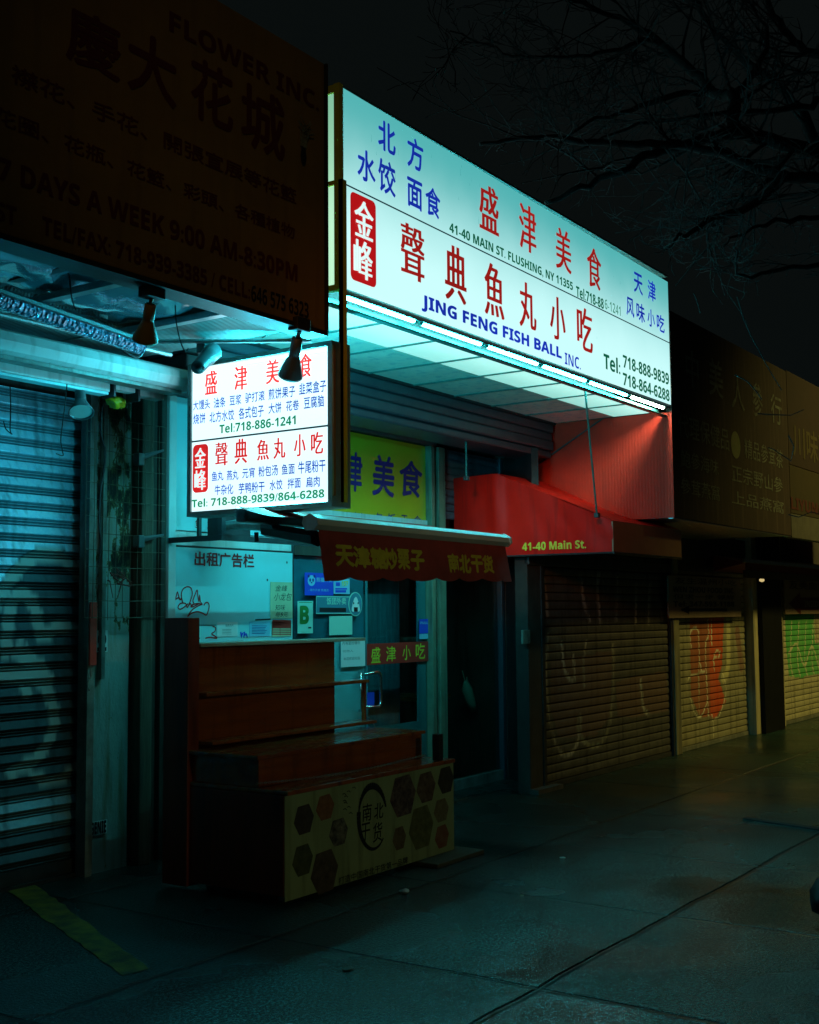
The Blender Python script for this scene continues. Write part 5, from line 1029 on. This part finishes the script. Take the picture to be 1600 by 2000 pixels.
# neighbour sign (herb shop)
s2g = thing('herb_shop_sign', (12, 4.1, 2.4), 'big unlit dark red herb shop sign with faded pale characters right of the glowing sign', 'sign')
sz0, sz1 = 2.435, 4.335
front = MB().cbox((10.262, 4.1, sz0), (13.74, 4.16, sz1), .006).build('sign_panel', M['rsign'], s2g)
MB().box((10.245, 4.11, sz0-.01), (13.74, 4.155, sz0-.001)).box((10.262, 4.161, sz0), (13.74, 5.2, sz0+.012)).build('sign_frame', M['alu'], s2g)
# corrugated red side sheet
mb = MB(); k = 192
for j in range(2):
    for i in range(k+1): y = 4.1+1.45*i/k; mb.v.append(Vector((10.249+.0009*math.sin(i*math.pi/2), y, sz0 if j == 0 else 3.396)))
mb.f += [[i, i+1, k+2+i, k+1+i] for i in range(k)]
mb.build('red_side_sheet', M['redpan'], s2g, smooth=True)
MB().box((10.262, 4.162, sz1-.02), (13.74, 5.3, sz1)).build('top_cover', M['black'], s2g)
MB().tube([P(1042, 913, 'x', 10.23), P(1185, 812, 'x', 10.23)], .008, 6).build('brace_bar', M['dark'], s2g)
mb = MB()
for s, xl, xr, yt, yb in (('中', 1339, 1364, 685, 757), ('美', 1384, 1411, 702, 775), ('人', 1428, 1453, 735, 800), ('參', 1469, 1489, 748, 815), ('行', 1505, 1526, 772, 828)): text(mb, s, 'y', 4.1, xl, xr, yt, yb, bold=.01)
for s, xl, xr, yt, yb in (('代理保健品', 1324, 1423, 822, 866), ('精品參茸茶', 1454, 1528, 868, 905), ('鮑參海味', 1329, 1403, 888, 920), ('正宗野山參', 1429, 1528, 920, 952), ('參茸燕窩', 1329, 1405, 940, 972), ('上品燕窩', 1429, 1530, 968, 994)): text(mb, s, 'y', 4.1, xl, xr, yt, yb, bold=.008)
mb.build('faded_lettering', M['fade'], front)
c = P(1437, 869, 'y', 4.097); MB().quad(*[(c.x+.14*math.cos(t_), 4.0965, c.z+.14*math.sin(t_)) for t_ in [6.283*i/24 for i in range(24)]]).build('round_emblem', mat('emblem_green', (.22, .26, .10), .7, var=(.30, .30, .16), scale=8), front)
# third sign
s3g = thing('noodle_shop_sign', (16, 4.1, 2.35), 'unlit sign with red upper band and mustard lower band at the right edge', 'sign')
MB().cbox((13.755, 4.1, 3.26), (19, 4.2, 4.35), .006).build('red_band', mat('dull_red_band', (.03, .009, .008), .7, var=(.02, .006, .006)), s3g)
mu = MB().cbox((13.755, 4.1, 2.70), (19, 4.2, 3.255), .006).build('mustard_band', mat('mustard_band', (.05, .034, .007), .7, var=(.035, .025, .006), streak=(.04, .03, .010)), s3g)
MB().cbox((13.755, 4.1, 2.42), (19, 4.2, 2.695), .006).build('pale_band', mat('pale_band', (.12, .12, .10), .7, var=(.08, .08, .07), streak=(.08, .08, .07)), s3g)
mb = MB(); text(mb, 'LIYUNG MEI', 'y', 4.1, 1545, 1640, 970, 994, 'L', bold=.015); mb.build('dark_lettering', M['ink'], mu)
mb = MB(); text(mb, '川味面馆', 'y', 4.1, 1548, 1640, 825, 890, 'L', bold=.02); mb.build('dull_lettering', mat('dull_gold', (.09, .07, .02), .7), s3g)
# small awning over the third shutter
a4 = thing('dark_awning', (16, 4.8, 1.95), 'dark red low awning with a pale edge bar over the black faced pillar', 'awning')
YA4 = 4.75; q0, q1, q2, q3 = (P(1500, y, 'y', YA4).z for y in (1096, 1103, 1117, 1131)); xq = P(1450, 1100, 'y', YA4).x
MB().prism([(xq+.1, YA4, q1), (xq+.1, 5.14, q1+.10), (xq+.1, 5.14, q2)], (7, 0, 0)).build('canvas', M['awn4'], a4)
MB().cbox((xq, YA4-.05, q1), (xq+7.1, YA4, q0), .006).build('edge_bar', M['alu'], a4)
MB().box((xq+.1, YA4-.012, q2), (xq+7.1, YA4-.002, q1-.001)).build('red_valance', mat('deep_red_valance', (.16, .02, .016), .7, bump=.2), a4)
MB().box((xq+.05, YA4-.02, q3), (xq+7.1, YA4+.01, q2-.001)).build('valance', mat('brown_valance', (.10, .06, .045), .8, bump=.2), a4)
bl = thing('corner_glow', P(1488, 1128, 'y', 4.95), 'small added glow for the lit top corner of the black faced pillar', 'bulb')
bp_ = P(1488, 1130, 'y', 4.95)  # glowing body put in for the lit corner of the pillar top
MB().lathe(bp_+Vector((0, 0, .03)), bp_-Vector((0, 0, .045)), [(0, .001), (0, .016), (.3, .018), (.6, .034), (.85, .03), (1, .001)], 14).build('glow_body', emit('lit_corner_glow', (.8, .6, .25), .8), bl, smooth=True)
MB().lathe(bp_+Vector((0, 0, .07)), bp_+Vector((0, 0, .031)), [(0, .001), (0, .016), (1, .016), (1, .001)], 12).build('glow_cap', M['dark'], bl)

# ------------------------------------------------------------------ bare tree
def tree():
    rnd = random.Random(21)
    t = thing('bare_tree', (10.9, 1.9, 0), 'leafless street tree reaching its dark branches into the sky at upper right', 'tree')
    fork = Vector((10.9, 1.9, 2.9))
    trunk = MB().tube([(10.9, 1.9, 0), (10.92, 1.88, .4), (10.88, 1.92, 1.6), fork], [.24, .18, .155, .14], 12); tw = MB(); fine = MB()
    limbs = [
        ([(1700, 330, 8.9), (1600, 300, 8.8), (1507, 277, 8.6), (1433, 259, 8.5), (1359, 277, 8.3), (1276, 300, 8.1), (1211, 333, 7.9), (1130, 372, 7.8), (1063, 402, 7.7)], .065),
        ([(1700, 375, 8.9), (1600, 351, 8.6), (1530, 345, 8.5), (1461, 319, 8.4), (1345, 287, 8.2), (1240, 285, 8.0), (1110, 272, 7.8), (1010, 275, 7.6), (930, 285, 7.5)], .052),
        ([(1433, 259, 8.5), (1433, 194, 8.8), (1392, 176, 8.9), (1345, 134, 9.0), (1295, 88, 9.1), (1244, 51, 9.2), (1211, 37, 9.3), (1137, 9, 9.4), (1060, -30, 9.5)], .05),
        ([(1295, 88, 9.1), (1258, 83, 8.8), (1200, 100, 8.6), (1128, 111, 8.3), (1060, 112, 8.1), (1003, 110, 8.0), (930, 80, 7.9), (880, 60, 7.8)], .022),
        ([(1700, 480, 8.8), (1600, 513, 8.5), (1498, 532, 8.3), (1443, 537, 8.2), (1436, 480, 8.2)], .026),
        ([(1700, 150, 9.3), (1620, 110, 9.2), (1560, 90, 9.2), (1520, 40, 9.3), (1490, -20, 9.4)], .055),
        ([(1600, 300, 8.8), (1570, 230, 9.3), (1520, 170, 9.8), (1450, 110, 10), (1380, 40, 10.2), (1350, -30, 10.3)], .05),
        ([(1530, 345, 8.5), (1460, 400, 8.2), (1390, 430, 8.0), (1340, 455, 7.8), (1300, 480, 7.7)], .034),
        ([(1392, 176, 8.9), (1320, 190, 8.6), (1230, 215, 8.4), (1150, 240, 8.2), (1080, 280, 8.0)], .03),
        ([(1600, 200, 9), (1520, 215, 8.8), (1420, 225, 8.6), (1300, 235, 8.4), (1200, 260, 8.2), (1120, 300, 8)], .026),
        ([(1620, 420, 8.6), (1540, 430, 8.4), (1490, 440, 8.2), (1450, 455, 8.1), (1410, 480, 8)], .024),
        ([(1433, 194, 8.8), (1480, 130, 9), (1500, 70, 9.1), (1470, 10, 9.2)], .03)]
    def free(p):                           # keep twigs above the roof line of the signs
        d = p-CP; z = d.dot(CF); x = 800+FPX*d.dot(CR)/z; y = 1000-FPX*d.dot(CU)/z
        return x < 560 or (y < 150+(x-660)*.602-6 if x < 1312 else y < 600+(x-1312)*.5)
    def sub(p, d, L, r, lev, mb):
        if not free(p+d.normalized()*L*.9) or not free(p+d.normalized()*L*.5): return
        n = 5; pts = [p]; q = p.copy(); dd = d.normalized()
        for i in range(n):
            dd = (dd+Vector((rnd.gauss(0, .17), rnd.gauss(0, .17), rnd.gauss(.02, .17)))).normalized(); q = q+dd*L/n
            if not free(q): break
            pts.append(q.copy())
        n = len(pts)-1
        if n < 1: return
        mb.tube(pts, [max(r*(1-.75*i/n), .0021) for i in range(n+1)], 5 if r > .006 else 4, False)
        if lev > 0:
            for i in range(1, n+1):
                for _ in range(rnd.choice((1, 2)) if lev > 1 else rnd.choice((0, 0, 1, 1))):
                    ax = Vector((rnd.gauss(0, 1), rnd.gauss(0, 1), rnd.gauss(0, 1))).normalized(); nd = (dd+ax*.95).normalized()
                    sub(pts[i], nd, L*rnd.uniform(.35, .62), max(r*.5, .0024), lev-1, fine if lev < 3 else tw)
    for path, r in limbs:
        pts = [tuple(D(*q)) for q in path]; sp_ = spline(pts, 4); n = len(sp_)
        jit = [Vector(p)+Vector((rnd.gauss(0, .011), rnd.gauss(0, .011), rnd.gauss(0, .011))) for p in sp_]
        if path[0][0] >= 1600 and path[0][0] != 1600: jit = [fork+(jit[0]-fork)*s for s in (0, .35, .7)]+jit
        m_ = len(jit); tw.tube(jit, [r*.92*(1.1-.88*i/m_) for i in range(m_)], 8)
        for i in range(3, m_, 2):
            dd = (jit[i]-jit[i-1]).normalized()
            for _ in range(1):
                ax = Vector((rnd.gauss(0, 1), rnd.gauss(0, 1), rnd.gauss(0, .9))).normalized()
                sub(jit[i], (dd*.9+ax*.9).normalized(), rnd.uniform(.35, .95)*(.6+r*9), max(r*.33*(1.15-.9*i/m_), .004), 2, tw)
    # a few low twigs that catch the light of the sign
    for path in ([(1440, 580), (1452, 622), (1466, 655), (1480, 680), (1497, 712), (1510, 735), (1527, 762)], [(1355, 573), (1362, 590), (1368, 612)], [(1436, 732), (1460, 745), (1478, 765), (1488, 780)], [(1540, 850), (1551, 872), (1545, 900), (1510, 872+5), (1500, 874)], [(1480, 808), (1510, 810), (1545, 811), (1570, 800)], [(1540, 1005), (1560, 1010), (1585, 1000), (1600, 1004)]):
        fine.tube([D(x, y, 8.0) for x, y in path], [.0045*(1-.4*i/len(path)) for i in range(len(path))], 4, False)
    trunk.build('trunk', M['bark'], t, smooth=True); tw.build('limbs', M['bark'], t, smooth=True); fine.build('twigs', M['twig'], t)
tree()

# ------------------------------------------------------------------ small things on the pavement
def crumple(name, px, py, s, m, label, cat, seed, flat=.5):
    c = P(px, py, 'z', 0); rf = random.Random(seed); bm = bmesh.new(); bmesh.ops.create_icosphere(bm, subdivisions=2, radius=1)
    vv = [c+Vector((v.co.x*s*rf.uniform(.65, 1.15), v.co.y*s*rf.uniform(.65, 1.15), max(-.9, v.co.z)*s*flat*rf.uniform(.6, 1.1)+s*flat*.85)) for v in bm.verts]
    o = MB().add(vv, [[v.index for v in f.verts] for f in bm.faces]).build(name, m, smooth=(name == 'black_bag')); bm.free(); return tag(o, label, cat)
crumple('crumpled_paper', 790, 1745, .032, M['litter'], 'small crumpled white paper lying in front of the wooden cart', 'litter', 1)
crumple('paper_scrap', 1099, 1676, .022, M['litter'], 'tiny pale paper scrap alone in the middle of the dark pavement', 'litter', 2, .2)
crumple('dead_leaf', 1019, 1749, .014, M['leaf'], 'tiny dead leaf by the pavement joint line', 'leaf', 3, .2)
crumple('black_bag', 1632, 1800, .16, M['bag'], 'black bin bag corner cut off by the right edge', 'bag', 5, .75)
crumple('wet_litter', 680, 1895, .03, M['ped'], 'dark soggy litter on the pavement at bottom centre', 'litter', 6, .3)
# shallow drain strip
a, b = P(1455, 1600, 'z', 0), P(1640, 1626, 'z', 0); mb = MB(); d = (b-a).normalized(); nn = Vector((-d.y, d.x, 0))
mb.prism([a-nn*.03, b-nn*.045, b+nn*.045, a+nn*.03], (0, 0, .012)); tag(mb.build('rubber_strip', M['black']), 'black rubber cable strip lying across the wet pavement at right', 'strip')

sc.render.film_transparent = False
sc.cycles.max_bounces = 8; sc.cycles.diffuse_bounces = 4; sc.cycles.glossy_bounces = 4; sc.cycles.transparent_max_bounces = 12
sc.cycles.sample_clamp_indirect = 6
sc.cycles.use_denoising = True
